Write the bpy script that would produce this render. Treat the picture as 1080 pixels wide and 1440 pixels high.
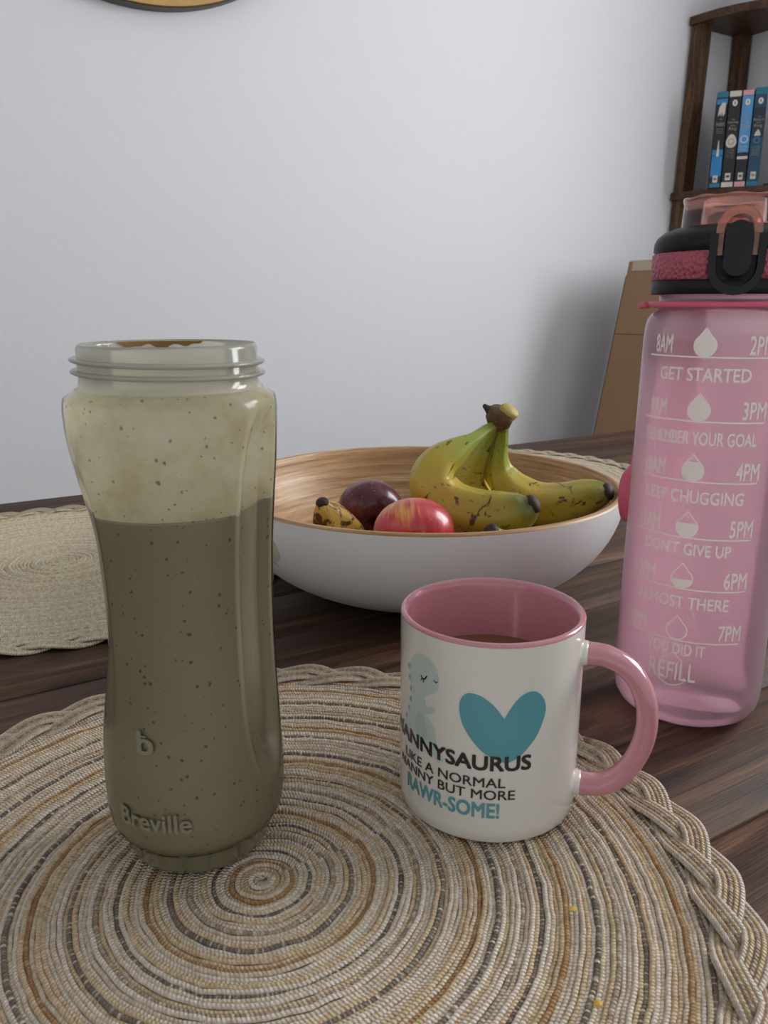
import bpy, bmesh, math, random
from mathutils import Vector, Matrix, noise
random.seed(7)
sc = bpy.context.scene
C = sc.collection
PI = math.pi
for o in list(bpy.data.objects): bpy.data.objects.remove(o)

# ------------------------------------------------------------------ camera
T = 0.75                       # table top height
H = 0.229                      # lens above the table
F = 1120.0                     # focal length in pixels of the 1080 x 1440 frame
P = math.radians(14.7)         # pitch down
cam_d = bpy.data.cameras.new('camera'); cam = bpy.data.objects.new('camera', cam_d); C.objects.link(cam)
cam_d.sensor_fit = 'VERTICAL'; cam_d.sensor_height = 36; cam_d.lens = 36*F/1440
cam_d.clip_start = 0.02
cam.location = (0, 0, T+H); cam.rotation_euler = (PI/2-P, 0, 0)
cam_d.dof.use_dof = True; cam_d.dof.focus_distance = 0.47; cam_d.dof.aperture_fstop = 24
sc.camera = cam

# ------------------------------------------------------------------ wall aligned frame (m along the back wall, n towards it)
TH = math.radians(31.5); ct, st = math.cos(TH), math.sin(TH)
def mn(m, n, z=0.0): return Vector((m*ct-n*st, m*st+n*ct, z))
MC, NC = 1.843, 1.373          # room corner

# ------------------------------------------------------------------ world and lights
w = bpy.data.worlds.new('world'); sc.world = w; w.use_nodes = True
w.node_tree.nodes['Background'].inputs[0].default_value = (0.93, 0.96, 1.0, 1)
w.node_tree.nodes['Background'].inputs[1].default_value = 0.56
def area(name, loc, target, sx, sy, power, col):
    l = bpy.data.lights.new(name, 'AREA'); l.shape = 'RECTANGLE'; l.size = sx; l.size_y = sy; l.energy = power; l.color = col
    o = bpy.data.objects.new(name, l); C.objects.link(o); o.location = loc
    o.rotation_euler = (Vector(target)-Vector(loc)).to_track_quat('-Z', 'Y').to_euler(); return o
WN0, WN1, WZ0, WZ1 = -0.40, 0.55, 1.0, 2.05     # window opening in the right wall
area('window_daylight', mn(MC+0.16, (WN0+WN1)/2, (WZ0+WZ1)/2), mn(MC-1, (WN0+WN1)/2, (WZ0+WZ1)/2-0.1), WN1-WN0, WZ1-WZ0, 28, (0.97, 0.985, 1.0))
sc.view_settings.view_transform = 'Standard'; sc.view_settings.look = 'None'
sc.view_settings.exposure = 0.45; sc.view_settings.gamma = 1.0; sc.view_settings.use_curve_mapping = False

# ------------------------------------------------------------------ helpers
def srgb(r, g, b):
    f = lambda c: (c/255/12.92) if c/255 <= 0.04045 else ((c/255+0.055)/1.055)**2.4
    return (f(r), f(g), f(b), 1)
def ray(px, py):
    vx, vy = (px-540)/F, (720-py)/F
    return Vector((vx, math.cos(P)+vy*math.sin(P), -(math.sin(P)-vy*math.cos(P))))
def at(px, py, fwd):           # a point seen in the photograph, at a forward distance
    d = ray(px, py); t = fwd/d.y
    return Vector((d.x*t, d.y*t, T+H+d.z*t))
def on_wall(px, py, n):
    d = ray(px, py); t = n/(-d.x*st+d.y*ct)
    return Vector((d.x*t, d.y*t, T+H+d.z*t))
def tag(o, label=None, cat=None, group=None, kind=None):
    if label: o['label'] = label
    if cat: o['category'] = cat
    if group: o['group'] = group
    if kind: o['kind'] = kind
    return o
def empty(name, loc, label=None, cat=None, group=None, rz=0):
    o = bpy.data.objects.new(name, None); C.objects.link(o); o.location = loc; o.rotation_euler.z = rz
    o.empty_display_size = 0.02
    return tag(o, label, cat, group)
def obj(name, verts, faces, mat, parent=None, smooth=True, mi=None, uv=None, loc=None, rot=None):
    me = bpy.data.meshes.new(name); me.from_pydata([tuple(v) for v in verts], [], faces)
    for m_ in (mat if isinstance(mat, (list, tuple)) else [mat]): me.materials.append(m_)
    if mi: me.polygons.foreach_set('material_index', mi)
    if smooth: me.polygons.foreach_set('use_smooth', [True]*len(me.polygons))
    if uv:
        ul = me.uv_layers.new(name='uv')
        li = [0]*len(me.loops); me.loops.foreach_get('vertex_index', li)
        flat = []
        for i in li: flat.extend(uv[i])
        ul.data.foreach_set('uv', flat)
    me.update()
    o = bpy.data.objects.new(name, me); C.objects.link(o)
    if parent: o.parent = parent
    if loc is not None: o.location = loc
    if rot is not None: o.rotation_euler = rot
    return o
def from_bm(name, bm, mat, parent=None, smooth=False, loc=None, rot=None):
    me = bpy.data.meshes.new(name); bm.to_mesh(me); bm.free()
    for m_ in (mat if isinstance(mat, (list, tuple)) else [mat]): me.materials.append(m_)
    if smooth: me.polygons.foreach_set('use_smooth', [True]*len(me.polygons))
    o = bpy.data.objects.new(name, me); C.objects.link(o)
    if parent: o.parent = parent
    if loc is not None: o.location = loc
    if rot is not None: o.rotation_euler = rot
    return o
def box_bm(x0, x1, y0, y1, z0, z1, bev=0, seg=1, bm=None):
    b = bmesh.new()
    bmesh.ops.create_cube(b, size=1)
    for v in b.verts: v.co = Vector(((x0+x1)/2+v.co.x*(x1-x0), (y0+y1)/2+v.co.y*(y1-y0), (z0+z1)/2+v.co.z*(z1-z0)))
    if bev: bmesh.ops.bevel(b, geom=list(b.edges), offset=bev, segments=seg, affect='EDGES', profile=0.5)
    return b
def box(name, x0, x1, y0, y1, z0, z1, mat, parent=None, bev=0, seg=1, smooth=False, loc=None, rot=None):
    return from_bm(name, box_bm(x0, x1, y0, y1, z0, z1, bev, seg), mat, parent, smooth, loc, rot)
def lathe(prof, n=96, rfun=None, cap0=False, cap1=False):
    v, f = [], []
    for (r, z) in prof:
        for k in range(n):
            a = 2*PI*k/n; rr = rfun(a, r, z) if rfun else r
            v.append((rr*math.cos(a), rr*math.sin(a), z))
    for i in range(len(prof)-1):
        for k in range(n):
            a, b = i*n+k, i*n+(k+1) % n
            f.append((a, b, b+n, a+n))
    if cap0: f.append(tuple(range(n-1, -1, -1)))
    if cap1: f.append(tuple(range((len(prof)-1)*n, len(prof)*n)))
    return v, f
def catmull(pts, n):
    pts = [list(p) for p in pts]; pts = [pts[0]]+pts+[pts[-1]]; out = []
    for i in range(1, len(pts)-2):
        p0, p1, p2, p3 = pts[i-1:i+3]
        for k in range(n):
            t = k/n
            out.append([0.5*((2*b)+(-a+c)*t+(2*a-5*b+4*c-d)*t*t+(-a+3*b-3*c+d)*t**3) for a, b, c, d in zip(p0, p1, p2, p3)])
    out.append(pts[-2]); return out
def tube(path, rad, n=12, sect=None, closed=False, cap=True, up=Vector((0, 0, 1))):
    """sweep with parallel transport; rad float or list; sect(a)->(x,y) multipliers"""
    path = [Vector(p[:3]) for p in path]; N = len(path)
    if not isinstance(rad, (list, tuple)): rad = [rad]*N
    v, f, uv = [], [], []
    t0 = (path[1]-path[0]).normalized(); nrm = (up-t0*up.dot(t0)).normalized(); L = 0
    for i in range(N):
        if closed: t = (path[(i+1) % N]-path[i-1]).normalized()
        else: t = (path[min(i+1, N-1)]-path[max(i-1, 0)]).normalized()
        nrm = (nrm-t*nrm.dot(t)).normalized(); bi = t.cross(nrm)
        if i: L += (path[i]-path[i-1]).length
        for k in range(n):
            a = 2*PI*k/n; sx, sy = sect(a) if sect else (math.cos(a), math.sin(a))
            v.append(path[i]+(nrm*sx+bi*sy)*rad[i]); uv.append((k/n, L))
    M = N if closed else N-1
    for i in range(M):
        j = (i+1) % N
        for k in range(n):
            k2 = (k+1) % n
            f.append((i*n+k, i*n+k2, j*n+k2, j*n+k))
    if cap and not closed:
        f.append(tuple(range(n-1, -1, -1))); f.append(tuple(range((N-1)*n, N*n)))
    return v, f, uv

# ------------------------------------------------------------------ materials
class NT:
    def __init__(s, name):
        s.m = bpy.data.materials.new(name); s.m.use_nodes = True; s.t = s.m.node_tree; s.n = s.t.nodes
        s.b = s.n['Principled BSDF']; s.out = s.n['Material Output']
    def new(s, typ, **kw):
        nd = s.n.new(typ)
        for k, v in kw.items():
            if k in nd.inputs: s.inp(nd, k, v)
            else: setattr(nd, k, v)
        return nd
    def inp(s, nd, k, v):
        if isinstance(v, bpy.types.NodeSocket): s.t.links.new(v, nd.inputs[k])
        else: nd.inputs[k].default_value = v
    def link(s, a, b): s.t.links.new(a, b)
    def ramp(s, fac, stops, interp='LINEAR'):
        r = s.n.new('ShaderNodeValToRGB'); r.color_ramp.interpolation = interp; cr = r.color_ramp
        while len(cr.elements) < len(stops): cr.elements.new(0.5)
        for e, (p, c) in zip(cr.elements, stops): e.position = p; e.color = c if len(c) == 4 else (*c, 1)
        s.link(fac, r.inputs[0]); return r.outputs[0]
    def mix(s, fac, a, b, blend='MIX'):
        n = s.n.new('ShaderNodeMix'); n.data_type = 'RGBA'; n.blend_type = blend
        for i, v in ((0, fac), (6, a), (7, b)):
            if isinstance(v, bpy.types.NodeSocket): s.link(v, n.inputs[i])
            else: n.inputs[i].default_value = v
        return n.outputs[2]
    def math(s, op, a, b=0.0, c=None):
        n = s.n.new('ShaderNodeMath'); n.operation = op
        for i, v in enumerate((a, b) if c is None else (a, b, c)):
            if isinstance(v, bpy.types.NodeSocket): s.link(v, n.inputs[i])
            else: n.inputs[i].default_value = v
        return n.outputs[0]
    def coord(s, scale=(1, 1, 1), kind='Object', loc=(0, 0, 0), rnd=False):
        tc = s.n.new('ShaderNodeTexCoord'); mp = s.n.new('ShaderNodeMapping')
        mp.inputs['Scale'].default_value = scale; mp.inputs['Location'].default_value = loc
        s.link(tc.outputs[kind], mp.inputs[0])
        if rnd:
            oi = s.n.new('ShaderNodeObjectInfo'); cx = s.n.new('ShaderNodeVectorMath'); cx.operation = 'SCALE'
            cx.inputs[0].default_value = (11.7, 6.3, 8.9); s.link(oi.outputs['Random'], cx.inputs['Scale'])
            s.link(cx.outputs[0], mp.inputs['Location'])
        return mp.outputs[0]
    def noise(s, vec, scale, detail=4, rough=0.55, dist=0.0):
        n = s.n.new('ShaderNodeTexNoise'); s.link(vec, n.inputs['Vector'])
        n.inputs['Scale'].default_value = scale; n.inputs['Detail'].default_value = detail
        n.inputs['Roughness'].default_value = rough; n.inputs['Distortion'].default_value = dist
        return n.outputs['Fac']
    def bump(s, h, strength=0.3, dist=0.001):
        b = s.n.new('ShaderNodeBump'); b.inputs['Strength'].default_value = strength; b.inputs['Distance'].default_value = dist
        s.link(h, b.inputs['Height']); s.link(b.outputs[0], s.b.inputs['Normal'])
    def set(s, **kw):
        for k, v in kw.items(): s.inp(s.b, {'col': 'Base Color', 'rough': 'Roughness', 'metal': 'Metallic', 'spec': 'Specular IOR Level',
                                            'trans': 'Transmission Weight', 'ior': 'IOR', 'coat': 'Coat Weight', 'sss': 'Subsurface Weight', 'alpha': 'Alpha'}[k], v)
        return s
def plain(name, col, rough=0.5, var=0.06, scale=40, **kw):
    t = NT(name); c = t.coord(); f = t.noise(c, scale, 3)
    d = tuple(max(0, x*(1-var)) for x in col[:3])+(1,); l = tuple(min(1, x*(1+var)) for x in col[:3])+(1,)
    t.set(col=t.mix(f, d, l), rough=rough, **kw); return t.m

def wood(name, dark, mid, light, axis_scale=(1.2, 14, 14), rough=0.4, knots=True, contrast=1.0, bump=0.25):
    t = NT(name); c = t.coord(axis_scale, rnd=True)
    big = t.noise(c, 3.0, 5, 0.6, 0.9); fine = t.noise(t.coord((axis_scale[0]*3, axis_scale[1]*9, axis_scale[2]*9), rnd=True), 5, 4, 0.6, 0.2)
    col = t.ramp(big, [(0.30, dark), (0.50, mid), (0.72, light)])
    col = t.mix(t.ramp(fine, [(0.40, (0, 0, 0, 1)), (0.62, (1, 1, 1, 1))]), t.mix(1.0, col, (0.55, 0.5, 0.5, 1), 'MULTIPLY'), col)
    if knots:
        v = t.n.new('ShaderNodeTexVoronoi'); t.link(t.coord((2.6, 9, 9), rnd=True), v.inputs['Vector']); v.inputs['Scale'].default_value = 1.6
        k = t.ramp(v.outputs['Distance'], [(0.03, (1, 1, 1, 1)), (0.13, (0, 0, 0, 1))])
        col = t.mix(k, col, tuple(x*0.3 for x in dark[:3])+(1,))
    oi = t.n.new('ShaderNodeObjectInfo')
    hv = t.n.new('ShaderNodeHueSaturation'); t.link(col, hv.inputs['Color'])
    t.link(t.math('MULTIPLY_ADD', oi.outputs['Random'], 0.35, 0.82), hv.inputs['Value'])
    t.set(col=hv.outputs[0], rough=t.math('MULTIPLY_ADD', fine, 0.22, rough-0.1), spec=0.28); t.bump(fine, bump, 0.0006)
    return t.m

M = {}
t = NT('painted wall'); c = t.coord(); t.set(col=srgb(226, 226, 230), rough=0.75, spec=0.3)
t.bump(t.noise(c, 14, 6, 0.6), 0.35, 0.0035); M['wall'] = t.m
M['ceiling'] = plain('ceiling paint', srgb(235, 235, 233), 0.9)
M['floor'] = wood('laminate floor', srgb(110, 95, 82), srgb(140, 124, 108), srgb(165, 150, 132), (0.8, 6, 6), 0.45, False)
M['upvc'] = plain('white window frame', srgb(238, 238, 238), 0.35)
M['table'] = wood('dark stained pine', srgb(44, 29, 22), srgb(82, 57, 42), srgb(126, 94, 68), (1.5, 24, 24), 0.62, bump=0.6)
M['table_under'] = plain('dark frame wood', srgb(46, 34, 29), 0.6)  # even dark brown for the apron and legs
M['shelf'] = wood('shelf walnut', srgb(66, 46, 34), srgb(92, 66, 48), srgb(118, 88, 62), (3, 30, 30), 0.45, False)
M['shelf_v'] = wood('shelf walnut upright', srgb(62, 44, 33), srgb(96, 70, 50), srgb(130, 98, 68), (30, 30, 3), 0.45, False)

# ------------------------------------------------------------------ setting
def wall_slab(name, pts, z0, z1, thick, mat):     # footprint quad in (m,n)
    v = [mn(m, n, z) for z in (z0, z1) for (m, n) in pts]
    f = [(3, 2, 1, 0), (4, 5, 6, 7)]+[(i, (i+1) % 4, (i+1) % 4+4, i+4) for i in range(4)]
    o = obj(name, v, f, mat, smooth=False); tag(o, kind='structure'); return o
CEIL = 2.4
wall_slab('wall_back', [(-2.6, NC), (MC+0.14, NC), (MC+0.14, NC+0.12), (-2.6, NC+0.12)], 0, CEIL, 0.12, M['wall'])
# right wall with a window opening: one mesh made of four blocks
v, f = [], []
def addblk(m0, m1, n0, n1, z0, z1):
    b = len(v)
    for z in (z0, z1):
        for (m_, n_) in ((m0, n0), (m1, n0), (m1, n1), (m0, n1)): v.append(mn(m_, n_, z))
    f.extend([(b+3, b+2, b+1, b), (b+4, b+5, b+6, b+7)]+[(b+i, b+(i+1) % 4, b+(i+1) % 4+4, b+i+4) for i in range(4)])
addblk(MC, MC+0.14, WN1, NC, 0, CEIL); addblk(MC, MC+0.14, -2.4, WN0, 0, CEIL)
addblk(MC, MC+0.14, WN0, WN1, 0, WZ0); addblk(MC, MC+0.14, WN0, WN1, WZ1, CEIL)
tag(obj('wall_right', v, f, M['wall'], smooth=False), kind='structure')
wall_slab('floor', [(-2.6, -2.4), (MC+0.14, -2.4), (MC+0.14, NC+0.12), (-2.6, NC+0.12)], -0.1, 0, 0, M['floor'])
wall_slab('ceiling', [(-2.6, -2.4), (MC+0.14, -2.4), (MC+0.14, NC+0.12), (-2.6, NC+0.12)], CEIL, CEIL+0.1, 0, M['ceiling'])
wall_slab('baseboard_back', [(-2.6, NC-0.015), (MC, NC-0.015), (MC, NC), (-2.6, NC)], 0, 0.1, 0, M['upvc'])
win = empty('window_1', mn(MC+0.07, 0, WZ0)); tag(win, kind='structure')
v, f = [], []
for (n0, n1, z0, z1) in ((WN0, WN0+0.05, WZ0, WZ1), (WN1-0.05, WN1, WZ0, WZ1), (WN0, WN1, WZ0, WZ0+0.05), (WN0, WN1, WZ1-0.05, WZ1), (-0.03, 0.03, WZ0, WZ1)):
    addblk(MC+0.05, MC+0.10, n0, n1, z0, z1)
o = obj('window_frame', v, f, M['upvc'], smooth=False); o.parent = win; o.matrix_parent_inverse = Matrix.Translation(win.location).inverted()

# ------------------------------------------------------------------ table
PW, NP0 = 0.0755, -0.0435
M0, M1 = -1.15, 1.17
table = empty('dining_table', mn((M0+M1)/2, NP0+7*PW, 0), 'dark brown stained wooden dining table with separate planks', 'table', rz=TH)
bm = box_bm(-(M1-M0)/2, (M1-M0)/2, -PW/2+0.0008, PW/2-0.0008, -0.03, 0, 0.0004, 1)
pl = from_bm('plank', bm, M['table'], table, True)
pl.location = (0, -6.5*PW, T)
for k in range(1, 14):
    c_ = pl.copy(); C.objects.link(c_); c_.parent = table; c_.location = (0, (-6.5+k)*PW, T-0.0004*random.random())
L2 = (M1-M0)/2
box('apron', -L2+0.08, L2-0.08, -0.46, 0.46, T-0.11, T-0.0305, M['table_under'], table, 0.003)
for sx in (-1, 1):
    for sy in (-1, 1):
        box('leg', sx*(L2-0.07)-0.035, sx*(L2-0.07)+0.035, sy*0.44-0.035, sy*0.44+0.035, 0, T-0.031, M['table_under'], table, 0.004)

# ------------------------------------------------------------------ placemats
def yarn(name, c1, c2, thr=0.5, fl=260):
    t = NT(name); uvc = t.coord((1, 1, 1), 'UV')
    sep = t.n.new('ShaderNodeSeparateXYZ'); t.link(uvc, sep.inputs[0])
    # twisted fibres: wave on length + around
    ph = t.math('ADD', t.math('MULTIPLY', sep.outputs[1], 3900.0), t.math('MULTIPLY', sep.outputs[0], 12.566))
    wv = t.math('SINE', ph)
    cb = t.n.new('ShaderNodeCombineXYZ'); t.link(t.math('MULTIPLY', sep.outputs[1], fl), cb.inputs[0])
    oc = t.coord((1, 1, 1)); n2 = t.noise(oc, 90, 2)
    nz = t.noise(cb.outputs[0], 1.0, 2, 0.6)
    col = t.mix(t.ramp(nz, [(thr-0.04, (0, 0, 0, 1)), (thr+0.04, (1, 1, 1, 1))]), c1, c2)
    n3 = t.noise(oc, 900, 2, 0.7)
    col = t.mix(t.math('MULTIPLY', n2, 0.5), col, srgb(214, 198, 168)); col = t.mix(t.ramp(n3, [(0.35, (1, 1, 1, 1)), (0.6, (0, 0, 0, 1))]), col, t.mix(1.0, col, (0.80, 0.78, 0.75, 1), 'MULTIPLY'))
    t.set(col=col, rough=0.85, spec=0.2); t.bump(wv, 0.9, 0.00035); return t.m
Y = dict(cream=yarn('cream yarn', srgb(232, 218, 198), srgb(212, 194, 168)), white=yarn('white yarn', srgb(242, 231, 221), srgb(224, 211, 197)),
         tan=yarn('straw yarn', srgb(206, 176, 136), srgb(226, 204, 172)), rust=yarn('rust yarn', srgb(160, 108, 56), srgb(196, 158, 104), 0.56),
         navy=yarn('dark flecked yarn', srgb(76, 68, 74), srgb(222, 212, 194), 0.56, 520), mauve=yarn('greyish brown yarn', srgb(150, 128, 112), srgb(204, 194, 178), 0.52, 330),
         pale=yarn('pale ivory yarn', srgb(240, 232, 212), srgb(222, 210, 184)), paltan=yarn('pale straw yarn', srgb(200, 182, 144), srgb(230, 220, 194), 0.5))
def mat_mesh(name, pal, seq, pitch, R, seg, centre, label, border_mats, yaw=0.0):
    root = empty(name, (centre[0], centre[1], T), label, 'placemat', 'woven round placemats', yaw)
    v, f, mi, uv = [], [], [], []
    r0 = 0.0016; cr = pitch*0.56; NS = 6
    th = 0.0; L = 0; i = 0; prev = None; turns = (R-r0)/pitch
    rnd = random.Random(3)
    while True:
        r = r0+pitch*th/(2*PI)
        if r > R: break
        turn = int(th/(2*PI))
        wob = 0.38*pitch*noise.noise(Vector((r*math.cos(th)*130, r*math.sin(th)*130, turn*0.37)))
        # crisp turning irregularity
        rr = r+wob; zz = 0.0021+0.0010*noise.noise(Vector((math.cos(th)*r*90, math.sin(th)*r*90, 5.1)))+0.0005*math.sin(turn*1.9)
        ca, sa = math.cos(th), math.sin(th)
        for k in range(NS):
            a = PI*(k/(NS-1)) 
            v.append(((rr+cr*math.cos(a))*ca, (rr+cr*math.cos(a))*sa, max(0.0002, zz+cr*0.95*math.sin(a)-cr*0.5)))
            uv.append((k/NS*0.5, L))
        if i:
            b = (i-1)*NS; m_ = seq[turn % len(seq)]
            for k in range(NS-1):
                f.append((b+k, b+NS+k, b+NS+k+1, b+k+1)); mi.append(m_)
        ds = max(0.0018, min(seg, r*0.09)); th += ds/r; L += ds; i += 1
    f = [tuple(reversed(q)) for q in f]
    o = obj('woven_spiral', v, f, [Y[p] for p in pal], root, True, mi, uv)
    # coloured backing disc under the coils
    vv, ff = lathe([(0.0, 0.0008), (R, 0.0008), (R+0.002, 0.0)], 64)
    obj('backing', vv, ff, Y[border_mats[0]], root, True, None, [(0, 0)]*len(vv))
    # plaited border: three flat ribbons of five cords each
    per = 12; Rb = R+0.0082; amp = 0.0066
    for s in range(3):
        V, Fc, U, MI = [], [], [], []
        for cidx in range(5):
            off = (cidx-2)*0.0021; path = []
            N = per*26
            for j in range(N):
                a = 2*PI*j/N; p_ = a*per+2*PI*s/3
                dr = amp*math.sin(p_); dz = 0.0018*math.sin(2*p_)
                # tangent slope -> perpendicular offset
                slope = amp*per*math.cos(p_)/Rb; nl = math.hypot(1, slope)
                rr = Rb+dr+off/nl; aa = a-off*slope/nl/Rb
                path.append((rr*math.cos(aa), rr*math.sin(aa), 0.0030+dz))
            tv, tf, tu = tube(path, 0.00128, 6, closed=True)
            b = len(V); V += tv; U += [(x, y) for x, y in tu]; Fc += [tuple(q+b for q in qq) for qq in tf]; MI += [[0, 1, 2, 1, 0][cidx]]*len(tf)
        V = [Vector((p.x, p.y, max(p.z, 0.0002))) for p in V]
        obj('braided_strand', V, Fc, [Y[p] for p in border_mats], root, True, MI, U)
    return root
S = [2, 0, 1, 1, 2, 3, 1, 0, 2, 4, 0, 1, 2, 0, 5, 2, 0, 1, 4, 0, 2, 1, 1, 3, 2, 0, 2, 1, 0, 4, 2, 0, 1, 5, 0, 2, 0, 1, 4, 1, 0]
mat_mesh('placemat', ['white', 'tan', 'cream', 'rust', 'navy', 'mauve'], S, 0.00185, 0.175, 0.0038, (-0.050, 0.275),
         'large round woven placemat striped rust and navy under the smoothie bottle and mug', ['white', 'tan', 'mauve'], 0.6)
mat_mesh('placemat', ['pale', 'paltan', 'cream'], [0, 1, 0, 2, 1, 0, 2], 0.0030, 0.186, 0.008, (-0.292, 0.690),
         'pale cream round woven placemat lying behind the smoothie bottle at the left', ['pale', 'cream', 'paltan'], 2.0)
mat_mesh('placemat', ['pale', 'cream', 'pale'], [0, 1, 0, 2], 0.0032, 0.184, 0.010, (0.162, 1.05),
         'ivory round woven placemat partly hidden behind the fruit bowl', ['pale', 'cream', 'pale'], 0.3)

# ------------------------------------------------------------------ wrapping flat print on a cylinder
def flat_text(s, size=1.0, bold=0.0, sx=1.0):
    cu = bpy.data.curves.new('txt', 'FONT'); cu.body = s; cu.size = size; cu.resolution_u = 3
    o = bpy.data.objects.new('txt', cu); C.objects.link(o); dg = bpy.context.evaluated_depsgraph_get()
    me = bpy.data.meshes.new_from_object(o.evaluated_get(dg)); bpy.data.objects.remove(o)
    bm = bmesh.new(); bm.from_mesh(me)
    if bold:
        for q_, (dx_, dy_) in enumerate(((bold, 0), (bold, bold), (0, bold))):
            k = len(bm.verts); bm.from_mesh(me); bm.verts.ensure_lookup_table()
            for v_ in bm.verts[k:]: v_.co.x += dx_*1.6; v_.co.y += dy_*1.6; v_.co.z = 0.00004*(q_+1)
    bpy.data.meshes.remove(me)
    return bm
def fit(bm, x0, x1, y0, y1):
    xs = [v.co.x for v in bm.verts]; ys = [v.co.y for v in bm.verts]
    a, b, c_, d = min(xs), max(xs), min(ys), max(ys)
    for v in bm.verts: v.co.x = x0+(v.co.x-a)/(b-a)*(x1-x0); v.co.y = y0+(v.co.y-c_)/(d-c_)*(y1-y0)
    return bm
def poly_bm(*loops):
    bm = bmesh.new()
    for lp in loops:
        vs = [bm.verts.new((x, y, 0)) for x, y in lp]
        fc = bm.faces.new(vs)
    bmesh.ops.triangulate(bm, faces=list(bm.faces))
    return bm
def strip_bm(pts, wdt):        # a thin stroke along points
    bm = bmesh.new(); prev = None; n = len(pts)
    for i, (x, y) in enumerate(pts):
        a = pts[max(i-1, 0)]; b = pts[min(i+1, n-1)]; dx, dy = b[0]-a[0], b[1]-a[1]; l = math.hypot(dx, dy) or 1
        p = bm.verts.new((x-dy/l*wdt/2, y+dx/l*wdt/2, 0)); q = bm.verts.new((x+dy/l*wdt/2, y-dx/l*wdt/2, 0))
        if prev: bm.faces.new((prev[0], prev[1], q, p))
        prev = (p, q)
    return bm
def merge(*bms):
    out = bmesh.new()
    for b in bms:
        me = bpy.data.meshes.new('tmp'); b.to_mesh(me); b.free(); out.from_mesh(me); bpy.data.meshes.remove(me)
    return out
def slice_x(bm, step):
    xs = [v.co.x for v in bm.verts]; x = min(xs)+step
    while x < max(xs):
        bmesh.ops.bisect_plane(bm, geom=list(bm.verts)+list(bm.edges)+list(bm.faces), plane_co=(x, 0, 0), plane_no=(1, 0, 0)); x += step
def slice_y(bm, step):
    xs = [v.co.y for v in bm.verts]; x = min(xs)+step
    while x < max(xs):
        bmesh.ops.bisect_plane(bm, geom=list(bm.verts)+list(bm.edges)+list(bm.faces), plane_co=(0, x, 0), plane_no=(0, 1, 0)); x += step
def wrap(bm, az, rfun, step=0.0015, ystep=None):
    """x (metres of arc at R) -> angle, y -> height.  az = azimuth of x=0, angle decreases... x grows to the viewer's right"""
    slice_x(bm, step)
    if ystep: slice_y(bm, ystep)
    for v in bm.verts:
        r, R0 = rfun(az, v.co.y); a = az+v.co.x/R0
        r, _ = rfun(a, v.co.y); r += v.co.z
        v.co = Vector((r*math.cos(a), r*math.sin(a), v.co.y))
    return bm
def cyl_hit(px, py, centre, R):
    d = ray(px, py); cx, cy = centre
    a = d.x**2+d.y**2; b = -2*(d.x*cx+d.y*cy); c_ = cx*cx+cy*cy-R*R
    disc = b*b-4*a*c_
    t = (-b-math.sqrt(disc))/(2*a) if disc > 0 else -b/(2*a)
    x, y = d.x*t-cx, d.y*t-cy
    az0 = math.atan2(-cy, -cx); da = math.atan2(y, x)-az0
    da = (da+PI) % (2*PI)-PI
    return da*R, H+d.z*t        # arc offset to the right, height above table

# ------------------------------------------------------------------ smoothie bottle
SB = (-0.0805, 0.3035); AZS = math.atan2(-SB[1], -SB[0])
t = NT('clear plastic'); g = t.new('ShaderNodeBsdfGlossy', Roughness=0.09, Color=(1, 1, 1, 1)); tr = t.new('ShaderNodeBsdfTransparent', Color=(0.985, 0.985, 0.975, 1))
fr = t.new('ShaderNodeFresnel', IOR=1.28); ms = t.n.new('ShaderNodeMixShader'); t.link(fr.outputs[0], ms.inputs[0]); t.link(tr.outputs[0], ms.inputs[1]); t.link(g.outputs[0], ms.inputs[2])
t.link(ms.outputs[0], t.out.inputs[0]); M['clear'] = t.m
t = NT('milky clear plastic'); g = t.new('ShaderNodeBsdfGlossy', Roughness=0.08); tr = t.new('ShaderNodeBsdfTransparent', Color=(0.97, 0.97, 0.95, 1)); df = t.new('ShaderNodeBsdfTranslucent', Color=srgb(246, 244, 232))
m1 = t.n.new('ShaderNodeMixShader'); dd_ = t.new('ShaderNodeBsdfDiffuse', Color=srgb(244, 242, 228)); m0 = t.n.new('ShaderNodeMixShader'); t.link(df.outputs[0], m0.inputs[1]); t.link(dd_.outputs[0], m0.inputs[2])
m1.inputs[0].default_value = 0.62; t.link(tr.outputs[0], m1.inputs[1]); t.link(m0.outputs[0], m1.inputs[2])
fr = t.new('ShaderNodeFresnel', IOR=1.5); ms = t.n.new('ShaderNodeMixShader'); t.link(fr.outputs[0], ms.inputs[0]); t.link(m1.outputs[0], ms.inputs[1]); t.link(g.outputs[0], ms.inputs[2])
t.link(ms.outputs[0], t.out.inputs[0]); M['milky'] = t.m
def specks(t, col, dark, s1=190, r=0.11, s2=430):
    for sc_, rr, thr in ((s1, r, 0.72), (s2, 0.17, 0.62)):
        v = t.n.new('ShaderNodeTexVoronoi'); v.inputs['Scale'].default_value = sc_
        wn = t.n.new('ShaderNodeTexNoise'); wn.inputs['Scale'].default_value = 900; t.link(t.coord(), wn.inputs['Vector']); va = t.n.new('ShaderNodeVectorMath'); va.operation = 'MULTIPLY_ADD'; t.link(wn.outputs['Color'], va.inputs[0]); va.inputs[1].default_value = (0.0012,)*3; t.link(t.coord(), va.inputs[2]); t.link(va.outputs[0], v.inputs['Vector'])
        sp = t.n.new('ShaderNodeSeparateColor'); t.link(v.outputs['Color'], sp.inputs[0])
        near = t.math('LESS_THAN', v.outputs['Distance'], t.math('MULTIPLY', sp.outputs[1], rr*1.7))
        keep = t.math('GREATER_THAN', sp.outputs[0], thr)
        col = t.mix(t.math('MULTIPLY', t.math('MULTIPLY', near, keep), 0.75), col, dark)
    return col
t = NT('green smoothie'); c = t.coord()
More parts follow.
